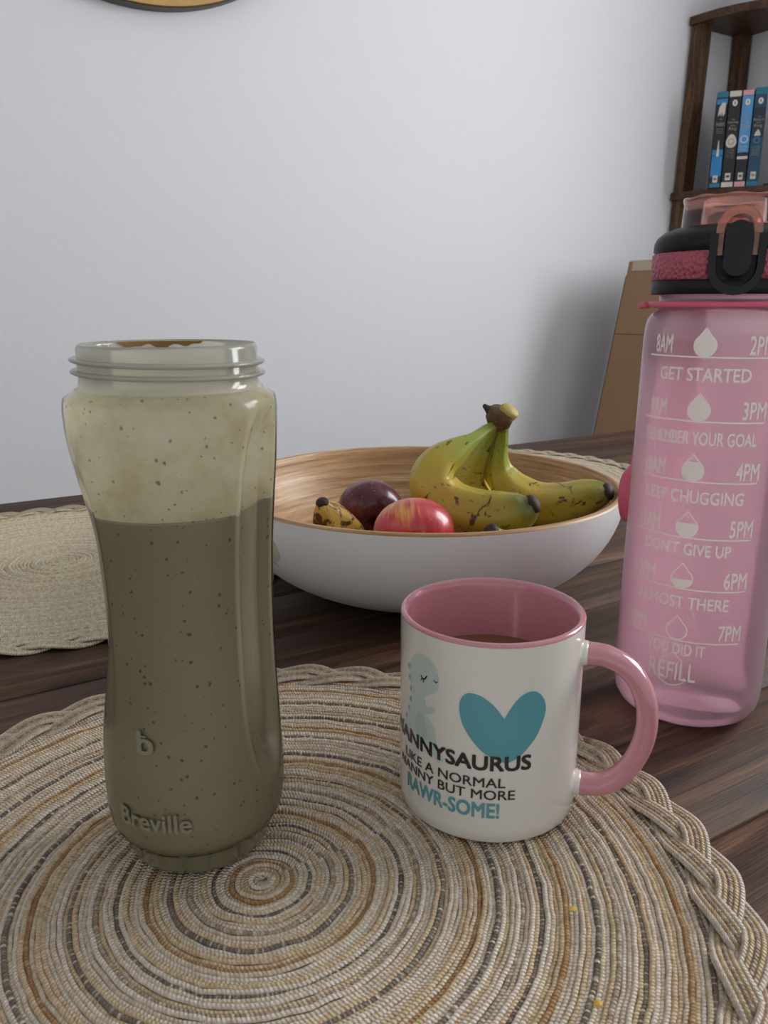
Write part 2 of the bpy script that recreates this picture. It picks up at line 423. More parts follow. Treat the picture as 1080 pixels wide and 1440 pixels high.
col = t.mix(t.noise(c, 35, 3), srgb(138, 128, 100), srgb(147, 139, 112)); t.set(col=specks(t, col, srgb(44, 50, 44)), rough=0.35, coat=0.25); M['smoothie'] = t.m
t = NT('smoothie film'); c = t.coord()
col = t.ramp(t.noise(c, 60, 5, 0.6), [(0.3, srgb(222, 212, 166)), (0.5, srgb(240, 234, 206)), (0.75, srgb(248, 245, 230))]); t.set(col=specks(t, col, srgb(84, 84, 50)), rough=0.45, spec=0.3)
tr = t.new('ShaderNodeBsdfTransparent'); tl = t.new('ShaderNodeBsdfTranslucent'); t.link(specks(t, col, srgb(84, 84, 50)), tl.inputs[0])
m1 = t.n.new('ShaderNodeMixShader'); m1.inputs[0].default_value = 0.7; t.link(t.b.outputs[0], m1.inputs[1]); t.link(tl.outputs[0], m1.inputs[2])
m2 = t.n.new('ShaderNodeMixShader'); t.link(t.ramp(t.noise(c, 45, 4), [(0.35, (0.72,)*3+(1,)), (0.62, (0.9,)*3+(1,))]), m2.inputs[0]); t.link(tr.outputs[0], m2.inputs[1]); t.link(m1.outputs[0], m2.inputs[2])
t.link(m2.outputs[0], t.out.inputs[0]); M['film'] = t.m

SPROF = [(0.011, 0.0315), (0.0125, 0.0338), (0.017, 0.0360), (0.025, 0.0371), (0.036, 0.0372), (0.055, 0.0364), (0.075, 0.0356), (0.095, 0.0352), (0.115, 0.0353),
         (0.135, 0.0360), (0.155, 0.0374), (0.170, 0.0386), (0.183, 0.0393), (0.1905, 0.0395), (0.1940, 0.0391), (0.1962, 0.0377), (0.1975, 0.0345)]
def interp(tab, z):
    if z <= tab[0][0]: return tab[0][1]
    for (a, ra), (b, rb) in zip(tab, tab[1:]):
        if z <= b: k = (z-a)/(b-a); return ra+(rb-ra)*k
    return tab[-1][1]
def sstep(a, b, x): x = max(0, min(1, (x-a)/(b-a))); return x*x*(3-2*x)
GR = [(math.radians(57), 0.0052, 24, 0.192, 0.035), (math.radians(-84), 0.0044, 34, 0.186, 0.050), (math.radians(180), 0.005, 24, 0.190, 0.035)]
def srad(a, z, off=0.0):
    r = interp(SPROF, z)
    for (g, dep, half, zt, zb) in GR:
        d = (a-AZS-g+PI) % (2*PI)-PI
        zc, zh = (zt+zb)/2, (zt-zb)/2
        q = abs((z-zc)/zh)
        if q < 1:
            hw = math.radians(half)*math.sqrt(max(0, 1-q**4)); 
            if hw > 0: r -= dep*(1-sstep(hw*0.55, hw, abs(d)))*(min(1, (1-q)*6) if g > 0 else sstep(0, 0.75, 1-q))
    return r+off
sb = empty('smoothie_bottle', (SB[0], SB[1], T+0.0047), 'tall clear plastic blender bottle of green smoothie with open screw top', 'bottle'); sb.scale = (1, 1, 0.981)
NB = 180
zs = [0.011, 0.0115, 0.0125, 0.0145]+[0.017+0.0025*i for i in range(72)]; zs = [z for z in zs if z < 0.1975]+[0.1975]
def ring_mesh(zl, off, top=None, bottom=None):
    v, f = [], []
    for z in zl:
        for k in range(NB):
            a = 2*PI*k/NB; r = srad(a, z, off); v.append((r*math.cos(a), r*math.sin(a), z))
    for i in range(len(zl)-1):
        for k in range(NB):
            a, b = i*NB+k, i*NB+(k+1) % NB; f.append((a, b, b+NB, a+NB))
    if top: f.append(tuple(range((len(zl)-1)*NB, len(zl)*NB)))
    if bottom: f.append(tuple(range(NB-1, -1, -1)))
    return v, f
v, f = ring_mesh(zs, 0); obj('body', v, f, M['clear'], sb)
# neck, rim and screw threads
v, f = lathe([(0.0342, 0.1975), (0.0332, 0.1985), (0.0328, 0.201), (0.0328, 0.2125), (0.0322, 0.2138), (0.0318, 0.2140), (0.0316, 0.2125), (0.0316, 0.199)], 120)
obj('neck', v, f, M['milky'], sb)
for z0 in (0.2035, 0.2078):
    path = []; N = 120
    for j in range(N): a = 2*PI*j/N; path.append((0.0335*math.cos(a), 0.0335*math.sin(a), z0+0.0008*math.sin(a+AZS)))
    v, f, u = tube(path, 0.0016, 10, closed=True, sect=lambda a: (math.cos(a)*0.6, math.sin(a)*1.25)); obj('screw_thread', v, f, M['milky'], sb)
# foot with notches
def footr(a, r, z): return r-(0.0011 if (a*8/(2*PI)) % 1 < 0.06 else 0)
v, f = lathe([(0.0, 0.0010), (0.0270, 0.0), (0.0292, 0.0012), (0.0300, 0.004), (0.0305, 0.0100), (0.0318, 0.0112)], 192, footr)
M['foot'] = plain('green tinted plastic', srgb(112, 108, 82), 0.22, coat=0.5); obj('foot', v, f, M['foot'], sb)
M['emboss'] = plain('embossed plastic', srgb(132, 128, 106), 0.18, coat=0.6)
x0, z0 = cyl_hit(177, 1180, SB, 0.037); x1, _ = cyl_hit(272, 1190, SB, 0.037)
b = fit(flat_text('Breville', bold=0.022), x0, x1, 0.0265, 0.0350)
wrap(b, AZS, lambda a, z: (srad(a, z, 0.0006), 0.037)); from_bm('embossed_lettering', b, M['emboss'], sb)
xb, zb = cyl_hit(205, 1072, SB, 0.037)
b = merge(fit(flat_text('b', bold=0.02), xb-0.0035, xb+0.0035, 0.060, 0.070), strip_bm([(xb-0.0045, 0.0676), (xb+0.0005, 0.0676)], 0.0008))
wrap(b, AZS, lambda a, z: (srad(a, z, 0.0006), 0.037)); from_bm('embossed_logo', b, M['emboss'], sb)
# the drink
LZ = 0.153
sm = empty('smoothie', (SB[0], SB[1], T+0.0047+0.012*0.981), 'thick grey-green speckled smoothie inside the clear bottle', 'drink')
sm.scale = (1, 1, 0.981); sm_off = Vector((0, 0, -0.012))
v, f = ring_mesh([z for z in zs if 0.0125 <= z <= LZ]+[LZ], -0.0007, True, True); obj('liquid', v, f, M['smoothie'], sm, loc=sm_off)
v, f = ring_mesh([LZ]+[z for z in zs if z > LZ], -0.0007)
nb = len(v)
for (r, z) in ((0.0325, 0.1985), (0.0313, 0.2000), (0.0313, 0.2110)):
    for k in range(NB):
        a = 2*PI*k/NB; v.append((r*math.cos(a), r*math.sin(a), z+(0.001*noise.noise(Vector((math.cos(a)*3, math.sin(a)*3, 0))) if z > 0.205 else 0)))
for i in range(3):
    for k in range(NB):
        a, b_ = nb-NB+i*NB+k, nb-NB+i*NB+(k+1) % NB; f.append((a, b_, b_+NB, a+NB))
obj('residue_film', v, f, M['film'], sm, loc=sm_off)
M['orange_smear'] = plain('orange brown residue', srgb(142, 104, 52), 0.5, 0.3)
V, Fc = [], []
for j in range(40):
    a = AZS+PI+0.12+1.15*(j/39-0.5); wz = 0.0013*math.sin(PI*j/39)**0.5*max(0.05, 0.8+0.8*noise.noise(Vector((j*0.23, 1.7, 0.3))))
    for z in (0.2132-wz*2.2, 0.2134): V.append((0.0311*math.cos(a), 0.0311*math.sin(a), z))
Fc = [(2*i, 2*i+1, 2*i+3, 2*i+2) for i in range(39)]
obj('orange_residue', V, Fc, M['orange_smear'], sm, loc=sm_off)

# ------------------------------------------------------------------ mug
MG = (0.0488, 0.3358); AZM = math.atan2(-MG[1], -MG[0]); RM = 0.0412; MB = 0.0034
def glaze(name, col, rough=0.14):
    t = NT(name); t.set(col=t.mix(t.noise(t.coord(), 30, 3), tuple(x*0.96 for x in col[:3])+(1,), col), rough=rough, coat=0.5); t.b.inputs['Coat Roughness'].default_value = 0.06; return t.m
M['white_glaze'] = glaze('white ceramic glaze', srgb(226, 222, 214))
M['pink_glaze'] = glaze('dusty pink glaze', srgb(200, 136, 146))
mug = empty('mug', (MG[0], MG[1], T+MB), 'white mug with pink handle and inside, printed heart and dinosaur', 'mug')
HM = 0.0932
v, f = lathe([(0, 0.002), (0.036, 0.0015), (0.0380, 0.0), (0.0396, 0.0003), (0.0408, 0.0018), (RM, 0.007), (RM, HM-0.0016)], 128)
obj('body', v, f, M['white_glaze'], mug)
v, f = lathe([(RM, HM-0.0016), (RM+0.0001, HM-0.0010), (RM-0.0005, HM-0.0002), (RM-0.0015, HM+0.0002), (RM-0.0028, HM-0.0006), (RM-0.0038, HM-0.003), (RM-0.004, 0.012), (RM-0.008, 0.006), (0, 0.005)], 128)
obj('pink_interior', v, f, M['pink_glaze'], mug)
HA = math.radians(-17)
hd = Vector((math.cos(HA), math.sin(HA), 0)); 
ctrl = [(0.0390, 0.0765), (0.0440, 0.0767), (0.0510, 0.0762), (0.0605, 0.0715), (0.0675, 0.0610), (0.0700, 0.0470), (0.0678, 0.0330), (0.0615, 0.0205), (0.0530, 0.0135), (0.0445, 0.0122), (0.0390, 0.0125)]
sp = catmull([(hd.x*r, hd.y*r, z) for r, z in ctrl], 6)
rads = [0.0055+0.0016*math.exp(-min(i, len(sp)-1-i)/3.0) for i in range(len(sp))]
sec = lambda a: (math.cos(a)*1.14, math.sin(a)*0.86)
v, f, u = tube(sp[4:-4], rads[4:-4], 18, sec, up=hd.cross(Vector((0, 0, 1)))); obj('handle', v, f, M['pink_glaze'], mug)
for seg_, rd in ((sp[:6], rads[:6]), (sp[-6:], rads[-6:])):
    v, f, u = tube(seg_, [x*1.03 for x in rd], 18, sec, up=hd.cross(Vector((0, 0, 1)))); obj('handle_joint', v, f, M['white_glaze'], mug)
t = NT('milky tea'); t.set(col=t.mix(t.noise(t.coord(), 60, 3), srgb(120, 74, 54), srgb(146, 98, 74)), rough=0.12); M['tea'] = t.m
v, f = lathe([(RM-0.0040, 0.0705), (RM-0.005, 0.0700), (0.0, 0.0700)], 96)
v = [(x, y, z-0.07) for x, y, z in v]
tea = obj('tea', v, f, M['tea']); tea.location = (MG[0], MG[1], T+MB+0.0635); tag(tea, 'brown milky tea filling the pink-lined mug', 'drink')
mrf = lambda a, z: (RM+0.00012, RM)
M['teal'] = glaze('teal print', srgb(88, 158, 168), 0.25); M['black_print'] = glaze('black print', srgb(38, 34, 36), 0.25)
M['dino'] = glaze('pale blue grey print', srgb(194, 208, 203), 0.25); M['dino_spine'] = glaze('blue spine print', srgb(128, 166, 178), 0.25); M['dino_belly'] = glaze('grey belly print', srgb(186, 198, 193), 0.25)
def mprint(name, bm, mat, lift=0.00012):
    return from_bm(name, wrap(bm, AZM, lambda a, z: (RM+lift, RM), 0.0012), mat, mug)
def mh(px, py): x, z = cyl_hit(px, py, MG, RM); return x, z-MB
# heart traced as two lobes
hp = [(712, 1074), (697, 1068), (679, 1058), (663, 1040), (651, 1020), (646, 1000), (647, 985), (654, 976), (665, 975), (680, 981), (696, 994), (708.5, 1010), (710, 1010), (720, 994), (733, 979), (748, 972), (760, 976), (767, 989), (766, 1005), (756, 1032), (742, 1052), (728, 1066)]
hp = [mh(x, y) for x, y in hp]; hp = catmull(hp+[hp[0]], 4)[:-1]
mprint('heart_print', poly_bm([(x, y) for x, y in hp]), M['teal'])
def mtext(s, px1, py1, x0, x1, z0, z1, mat, bold=0.0, lift=0.0002):
    b = fit(flat_text(s, bold=bold), x0, x1, z0, z0+(z1-z0)*{'R': 0.86, 'S': 1}.get(s[0], 0.94 if 'SAURUS' in s else 0.80)); mprint('printed_text', b, mat, lift)
xr = lambda px, py: mh(px, py)[0]
def zm(px, py): return mh(px, py)[1]
mtext('NANNYSAURUS', 0, 0, -0.055, xr(747, 1070), zm(700, 1085), zm(700, 1062), M['black_print'], 0.035)
mtext('LIKE A NORMAL', 0, 0, -0.0440, xr(711, 1100), zm(690, 1108), zm(690, 1091), M['black_print'], 0.012)
mtext('NANNY BUT MORE', 0, 0, -0.0490, xr(724, 1117), zm(690, 1125), zm(690, 1108), M['black_print'], 0.012)
mtext('RAWR-SOME!', 0, 0, -0.0420, xr(702, 1140), zm(690, 1151), zm(690, 1126), M['teal'], 0.03)
# dinosaur print in arc millimetres, built from simple outlines
dx, dz = mh(590, 985)
def dpoly(pts, mat, name, lift): mprint(name, poly_bm([(dx+x/1000, dz+y/1000) for x, y in catmull(pts+[pts[0]], 4)[:-1]]), mat, lift)
def circ(cx, cy, r, ry=None, n=28): return [(cx+r*math.cos(2*PI*k/n), cy+(ry or r)*math.sin(2*PI*k/n)) for k in range(n)]
dpoly([(-8, 11), (-5, 19), (2, 22), (8, 20), (11, 14), (10, 8), (5, 4.5), (3, 2), (5, -6), (9, -9), (10.5, -17), (14, -23), (11, -25), (6, -19.5), (0, -20), (0, -26), (-4, -26), (-5, -19), (-13, -19.5), (-18, -21), (-12, -14), (-7, -6), (-5.5, 2)], M['dino'], 'dinosaur_print', 0.00014)
dpoly([(2, 0), (5, -1.2), (8, 0.6), (9.6, -1.0), (8, -3), (4, -4)], M['dino'], 'dinosaur_print', 0.00016)
dpoly([(2, -5), (4.5, -10), (5, -16), (0, -18), (-3, -12), (-1, -6)], M['dino_belly'], 'dinosaur_print', 0.00020)
for k in range(7):
    y = 13-k*5; x = [-8.5, -7.8, -6.6, -6.8, -8.2, -10.8, -14.2][k]
    dpoly([(x+0.6, y+1.6), (x-1.1, y), (x+0.4, y-1.5)], M['dino_spine'], 'spine_print', 0.00018)
mprint('eyelash_print', merge(strip_bm([(dx+0.001, dz+0.0125), (dx+0.0022, dz+0.0112), (dx+0.0038, dz+0.0118), (dx+0.0046, dz+0.0134)], 0.0007),
                              strip_bm([(dx+0.0018, dz+0.0115), (dx+0.0010, dz+0.0100)], 0.0005), strip_bm([(dx+0.0028, dz+0.0112), (dx+0.0026, dz+0.0096)], 0.0005),
                              strip_bm([(dx+0.0085, dz+0.0128), (dx+0.0096, dz+0.0120), (dx+0.0106, dz+0.0128)], 0.0005)), M['black_print'], 0.00026)

# ------------------------------------------------------------------ pink water bottle
PB = (0.1775, 0.4290); AZP = math.atan2(-PB[1], -PB[0]); RP = 0.0405
wb = empty('water_bottle', (PB[0], PB[1], T+0.0008), 'frosted pink water bottle with black flip lid and hourly markings', 'bottle')
t = NT('frosted pink plastic')
pc = t.mix(t.noise(t.coord(), 12, 2), srgb(254, 220, 231), srgb(255, 226, 236))
df = t.new('ShaderNodeBsdfDiffuse'); t.link(pc, df.inputs[0]); tl = t.new('ShaderNodeBsdfTranslucent'); t.link(pc, tl.inputs[0])
rf = t.new('ShaderNodeBsdfRefraction', Roughness=0.35, IOR=1.08, Color=srgb(255, 240, 245))
a1 = t.n.new('ShaderNodeMixShader'); a1.inputs[0].default_value = 0.6; t.link(df.outputs[0], a1.inputs[1]); t.link(tl.outputs[0], a1.inputs[2])
a2 = t.n.new('ShaderNodeMixShader'); a2.inputs[0].default_value = 0.45; t.link(a1.outputs[0], a2.inputs[1]); t.link(rf.outputs[0], a2.inputs[2])
g = t.new('ShaderNodeBsdfGlossy', Roughness=0.28); fr = t.new('ShaderNodeFresnel', IOR=1.4); a3 = t.n.new('ShaderNodeMixShader')
t.link(fr.outputs[0], a3.inputs[0]); t.link(a2.outputs[0], a3.inputs[1]); t.link(g.outputs[0], a3.inputs[2]); t.link(a3.outputs[0], t.out.inputs[0]); M['frost'] = t.m
PPROF = [(0.0, 0.0035), (0.020, 0.0020), (0.028, 0.0), (0.032, 0.0006), (0.0365, 0.0035), (0.0392, 0.008), (0.0402, 0.014), (0.0405, 0.022), (0.0390, 0.2), (0.0389, 0.209), (0.0386, 0.2150), (0.0378, 0.2195), (0.0360, 0.2225), (0.0335, 0.2240), (0.0325, 0.2245), (0.0325, 0.236)]
v, f = lathe(PPROF, 128); obj('body', v, f, M['frost'], wb)
M['pb_black'] = plain('black satin plastic', srgb(24, 23, 26), 0.45, spec=0.25); M['pb_gloss'] = plain('glossy black plastic', srgb(12, 12, 14), 0.25, spec=0.3)
M['pb_pink'] = plain('rose silicone', srgb(196, 84, 108), 0.55)
t = NT('rose silicone scale texture'); vv_ = t.n.new('ShaderNodeTexVoronoi'); t.link(t.coord((1, 1, 1)), vv_.inputs['Vector']); vv_.inputs['Scale'].default_value = 420
t.set(col=srgb(176, 84, 102), rough=0.5); t.bump(vv_.outputs['Distance'], 1.0, 0.0016); M['pb_tex'] = t.m
M['pb_strap'] = plain('bright pink strap', srgb(212, 96, 122), 0.5)
# strap ring round the neck
v, f = lathe([(0.0335, 0.2262), (0.0412, 0.2258), (0.0418, 0.2268), (0.0418, 0.2282), (0.0410, 0.2290), (0.0335, 0.2292)], 96); obj('strap_ring', v, f, M['pb_strap'], wb)
# lid: black shell
v, f = lathe([(0.033, 0.2325), (0.0388, 0.2325), (0.0396, 0.2333), (0.0397, 0.2385), (0.0389, 0.2392), (0.0387, 0.2530), (0.0396, 0.2538), (0.0393, 0.2580), (0.0380, 0.2605), (0.0345, 0.2632), (0.0290, 0.2650), (0.0270, 0.2655), (0.0, 0.2655)], 128)
obj('lid', v, f, M['pb_black'], wb)
# textured grip panels either side of the clasp
xa, _ = cyl_hit(992, 380, PB, 0.0400); xb2, _ = cyl_hit(1077, 380, PB, 0.0400)
xm = (cyl_hit(1035, 380, PB, 0.04)[0]); hwc = xm-xa; azc = AZP+xm/0.04
def panel(a0, a1):
    V, Fc, n = [], [], 24
    for j in range(n+1):
        a = a0+(a1-a0)*j/n
        for (r, z) in ((0.0388, 0.2394), (0.0399, 0.2399), (0.0400, 0.2460), (0.0399, 0.2522), (0.0388, 0.2528)): V.append((r*math.cos(a), r*math.sin(a), z))
    for j in range(n):
        for k in range(4): b = j*5+k; Fc.append((b, b+5, b+6, b+1))
    Fc += [(0, 1, 2, 3, 4), tuple(n*5+q for q in (4, 3, 2, 1, 0))]
    obj('grip_panel', V, Fc, M['pb_tex'], wb)
hw = hwc/0.04
panel(azc-hw-1.35, azc-hw+0.02); panel(azc+hw-0.02, azc+hw+1.35)
# clasp: U shaped black shield, recess and pill shaped button, in the local frame of the lid front
cl = empty('clasp', (0, 0, 0)); cl.parent = wb
def pill(w2, z0, z1, top_round=True, bot_round=True, n=14):
    pts = []
    if bot_round: pts += [(w2*math.cos(a), z0+w2+w2*math.sin(a)) for a in [PI+PI*k/n for k in range(n+1)]]
    else: pts += [(-w2, z0), (w2, z0)]
    if top_round: pts += [(w2*math.cos(a), z1-w2+w2*math.sin(a)) for a in [PI*k/n for k in range(n+1)]]
    else: pts += [(w2, z1), (-w2, z1)]
    return pts
def slab(name, pts, r0, r1, mat, parent, inner=None):
    """extrude an outline (arc metres, height) between two radii on the lid's curve"""
    V, Fc = [], []; n = len(pts)
    def P3(x, z, r): a = azc+x/0.04; return (r*math.cos(a), r*math.sin(a), z)
    if inner:
        for r in (r0, r1):
            for lp in (pts, inner):
                for x, z in lp: V.append(P3(x, z, r))
        for k in range(n):
            k2 = (k+1) % n; o0, i0, o1, i1 = k, n+k, 2*n+k, 3*n+k; p0, j0, p1, j1 = k2, n+k2, 2*n+k2, 3*n+k2
            Fc += [(o1, p1, j1, i1), (o0, p0, p1, o1), (i0, i1, j1, j0), (o0, i0, j0, p0)]
    else:
        for x, z in pts: V.append(P3(x, z, r0))
        for x, z in pts: V.append(P3(x*0.97, z, r1))
        Fc = [(k, (k+1) % n, n+(k+1) % n, n+k) for k in range(n)]+[tuple(range(n, 2*n)), tuple(range(n-1, -1, -1))]
    o = obj(name, V, Fc, mat, parent, False); return o
slab('clasp_recess', pill(hwc*0.98, 0.2318, 0.2590, False), 0.0375, 0.0402, M['pb_black'], wb)
slab('clasp_bail', pill(0.0128, 0.2318, 0.2600, False), 0.0400, 0.0420, M['pb_gloss'], wb, inner=pill(0.0092, 0.2358, 0.2598, False))
slab('release_button', pill(0.0062, 0.2405, 0.2655, True), 0.0400, 0.0432, M['pb_gloss'], wb)
t = NT('clear coral plastic'); g = t.new('ShaderNodeBsdfGlossy', Roughness=0.06); tr = t.new('ShaderNodeBsdfTransparent', Color=srgb(255, 236, 230)); tl = t.new('ShaderNodeBsdfTranslucent', Color=srgb(255, 196, 184))
a1 = t.n.new('ShaderNodeMixShader'); a1.inputs[0].default_value = 0.16; t.link(tr.outputs[0], a1.inputs[1]); t.link(tl.outputs[0], a1.inputs[2])
fr = t.new('ShaderNodeFresnel', IOR=1.6); a2 = t.n.new('ShaderNodeMixShader'); t.link(fr.outputs[0], a2.inputs[0]); t.link(a1.outputs[0], a2.inputs[1]); t.link(g.outputs[0], a2.inputs[2]); t.link(a2.outputs[0], t.out.inputs[0]); M['coral'] = t.m
t = NT('solid coral plastic'); t.set(col=srgb(250, 176, 154), rough=0.1, trans=0.8, ior=1.4, coat=0.3); M['coral_s'] = t.m
v, f = lathe([(0.0248, 0.2650), (0.0246, 0.2680), (0.0242, 0.2765), (0.0246, 0.2785), (0.0232, 0.2790), (0.0222, 0.2770), (0.0222, 0.2665)], 96); obj('spout_cover', v, f, M['coral'], wb)
path = [(0.0240*math.cos(2*PI*k/80), 0.0240*math.sin(2*PI*k/80), 0.2786+0.0004*math.sin(9*2*PI*k/80)) for k in range(80)]
v, f, u = tube(path, 0.0009, 8, closed=True); obj('cover_rim', v, f, M['coral_s'], wb)
v, f = lathe([(0.0222, 0.2740), (0.0, 0.2740)], 64); obj('cover_top', v, f, M['coral'], wb)
v, f = lathe([(0.013, 0.2655), (0.0125, 0.2705), (0.010, 0.2725), (0, 0.2728)], 48); obj('spout', v, f, M['coral'], wb)
slab('latch_loop', pill(0.0105, 0.2500, 0.2722, True, False), 0.0392, 0.0412, M['coral_s'], wb, inner=pill(0.0068, 0.2500, 0.2685, True, False))
# hanging strap loop at the back left
hp3 = [at(899, 655, 0.464), at(886, 672, 0.458), at(881, 698, 0.456), at(883, 722, 0.458), at(890, 729, 0.462), at(905, 705, 0.470)]
hp3 = [p-Vector((PB[0], PB[1], T+0.0008)) for p in hp3]
lp = [Vector((0.002, 0.043, 0.2275)), Vector((0.000, 0.045, 0.20)), Vector((-0.004, 0.045, 0.165)), Vector((-0.022, 0.041, 0.145))]+hp3+[Vector((0.0, 0.047, 0.125)), Vector((0.008, 0.046, 0.17)), Vector((0.008, 0.043, 0.2275))]
# (outer wall of the bottle is at 0.0405: keep the loop just outside it)
lp2 = []
for p in catmull(lp, 8):
    q = Vector(p); r = math.hypot(q.x, q.y)
    if r < 0.0436: k = 0.0436/r; q.x *= k; q.y *= k
    lp2.append(q)
v, f, u = tube(lp2, 0.0050, 10, lambda a: (math.cos(a)*1.0, math.sin(a)*0.30), up=Vector((-0.8, 0.5, 0))); obj('carry_strap', v, f, M['pb_strap'], wb)
a_ = AZP-1.25; v, f, u = tube([(0.0405*math.cos(a_), 0.0405*math.sin(a_), 0.2272), (0.0445*math.cos(a_), 0.0445*math.sin(a_), 0.2270), (0.0462*math.cos(a_), 0.0462*math.sin(a_), 0.2262)], [0.0016, 0.0018, 0.0014], 8); obj('ring_tab', v, f, M['pb_strap'], wb)
for ch in wb.children:
    if ch.name.split('.')[0] in ('strap_ring', 'lid', 'grip_panel', 'clasp_recess', 'clasp_bail', 'release_button', 'latch_loop', 'ring_tab'): ch.scale = (0.945, 0.945, 1)
# printed scale
t = NT('silver grey print'); t.set(col=srgb(250, 238, 230), rough=0.4); M['print'] = t.m
def rpz(z): return 0.0405 if z < 0.022 else 0.0405-0.0015*(z-0.022)/0.178
def wp(name, b, lift=0.00018): return from_bm(name, wrap(b, AZP, lambda a, z: (rpz(z)+lift, RP), 0.0022, 0.004), M['print'], wb)
def wh(px, py): x, z = cyl_hit(px, py, PB, RP); return x, z-0.0008
rows = [('8AM', 'GET STARTED', '2PM', 938, 500, 997, 503, 528, 1.0), ('9AM', 'REMEMBER YOUR GOAL', '3PM', 930, 590, 990, 594, 618, 0.84), ('10AM', 'KEEP CHUGGING', '4PM', 925, 670, 976, 678, 700, 0.68),
        ('11AM', "DON'T GIVE UP", '5PM', 915, 748, 968, 757, 773, 0.5), ('12PM', 'ALMOST THERE', '6PM', 908, 813, 958, 828, 847, 0.3), ('1PM', 'YOU DID IT', '7PM', 900, 884, 950, 900, 912, 0.0)]
span = {'GET STARTED': 0.047, 'REMEMBER YOUR GOAL': 0.060, 'KEEP CHUGGING': 0.053, "DON'T GIVE UP": 0.046, 'ALMOST THERE': 0.050, 'YOU DID IT': 0.031}
for (am, msg, pm, _, _, dxp, lyp, myp, fill) in rows:
    xd, zl = wh(dxp, lyp); xd = -0.0070
    _, zt = wh(dxp, myp)
    wp('scale_line', strip_bm([(xd-0.033+0.066*k/40, zl) for k in range(41)], 0.0008))
    wl = 0.0026*len(am)+0.0035
    wp('hour_mark', fit(flat_text(am, bold=0.02), xd-0.0285, xd-0.0285+wl, zl+0.0014, zl+0.0104))
    wp('hour_mark', fit(flat_text(pm, bold=0.02), xd+0.0335-0.0125, xd+0.0335, zl+0.0014, zl+0.0104))
    wmsg = span[msg]
    wp('printed_message', fit(flat_text(msg, bold=0.025), xd-wmsg/2, xd+wmsg/2, zt-0.0034, zt+0.0034))
    # droplet
    def drop(k):
        pts = [(0, 0.0145)]
        for j in range(1, 30):
            a = PI/2-0.55-(2*PI-1.1)*(j-0.5)/29; pts.append((0.0058*math.cos(a), 0.0056+0.0056*math.sin(a)))
        return [(xd+x*k, zl+0.0064+(y-0.0064)*k) for x, y in pts]
    o_, i_ = drop(1.0), drop(0.86)
    bm = bmesh.new(); vo = [bm.verts.new((x, y, 0)) for x, y in o_]; vi = [bm.verts.new((x, y, 0)) for x, y in i_]
    for k in range(len(vo)): k2 = (k+1) % len(vo); bm.faces.new((vo[k], vo[k2], vi[k2], vi[k]))
    if fill > 0:
        b2 = poly_bm(i_); lim = zl+0.001+0.0135*fill
        if fill < 1: bmesh.ops.bisect_plane(b2, geom=list(b2.verts)+list(b2.edges)+list(b2.faces), plane_co=(0, lim, 0), plane_no=(0, 1, 0), clear_outer=True)
        bm = merge(bm, b2)
    wp('droplet_mark', bm)
xr_, zr = wh(955, 945); xr_ = -0.0075
wp('refill_mark', merge(fit(flat_text('REFILL', bold=0.008), xr_-0.0125, xr_+0.0125, zr-0.0050, zr+0.0050),
    strip_bm([(xr_+0.0085*math.cos(a), zr+0.0085*math.sin(a)) for a in [PI*1.22+PI*0.56*k/16 for k in range(17)]], 0.0007),
    strip_bm([(xr_-0.005, zr+0.0065), (xr_, zr+0.0105), (xr_+0.005, zr+0.0065)], 0.0007)))
# water inside
t = NT('water seen through'); tr = t.new('ShaderNodeBsdfTransparent', Color=srgb(252, 240, 244)); g = t.new('ShaderNodeBsdfGlossy', Roughness=0.05); fr = t.new('ShaderNodeFresnel', IOR=1.12); a1 = t.n.new('ShaderNodeMixShader')
t.link(fr.outputs[0], a1.inputs[0]); t.link(tr.outputs[0], a1.inputs[1]); t.link(g.outputs[0], a1.inputs[2]); t.link(a1.outputs[0], t.out.inputs[0]); M['water'] = t.m
v, f = lathe([(0.0, 0.0), (0.030, 0.0), (0.0375, 0.006), (0.0388, 0.016), (0.0375, 0.2060), (0.0, 0.2060)], 64)
wt = obj('water', v, f, M['water']); wt.location = (PB[0], PB[1], T+0.0055); tag(wt, 'water filling the frosted pink bottle nearly to its shoulder', 'water')

# ------------------------------------------------------------------ fruit bowl
BC = (0.032, 0.650); RB = 0.163; HB = 0.086
t = NT('white lacquer'); base = t.mix(t.noise(t.coord(), 18, 5), srgb(214, 212, 210), srgb(226, 225, 224))
tc = t.n.new('ShaderNodeTexCoord'); vd = t.n.new('ShaderNodeVectorMath'); vd.operation = 'DISTANCE'; t.link(tc.outputs['Object'], vd.inputs[0]); vd.inputs[1].default_value = (-0.112, -0.098, 0.064)
pm = t.math('LESS_THAN', t.math('ADD', vd.outputs['Value'], t.math('MULTIPLY', t.math('SUBTRACT', t.noise(t.coord((1, 1, 0.6)), 55, 4), 0.5), 0.05)), 0.020)
t.set(col=t.mix(pm, base, srgb(196, 186, 168)), rough=0.32); M['lacquer'] = t.m
t = NT('spun bamboo'); tc = t.n.new('ShaderNodeTexCoord'); sx = t.n.new('ShaderNodeSeparateXYZ'); t.link(tc.outputs['Object'], sx.inputs[0])
ang = t.math('ARCTAN2', sx.outputs[1], sx.outputs[0]); cb = t.n.new('ShaderNodeCombineXYZ'); t.link(t.math('MULTIPLY', ang, 1.6), cb.inputs[0]); t.link(t.math('MULTIPLY', sx.outputs[2], 260), cb.inputs[1])
t.link(t.math('MULTIPLY', t.math('SQRT', t.math('ADD', t.math('MULTIPLY', sx.outputs[0], sx.outputs[0]), t.math('MULTIPLY', sx.outputs[1], sx.outputs[1]))), 160), cb.inputs[2])
st1 = t.noise(cb.outputs[0], 1.0, 5, 0.7)
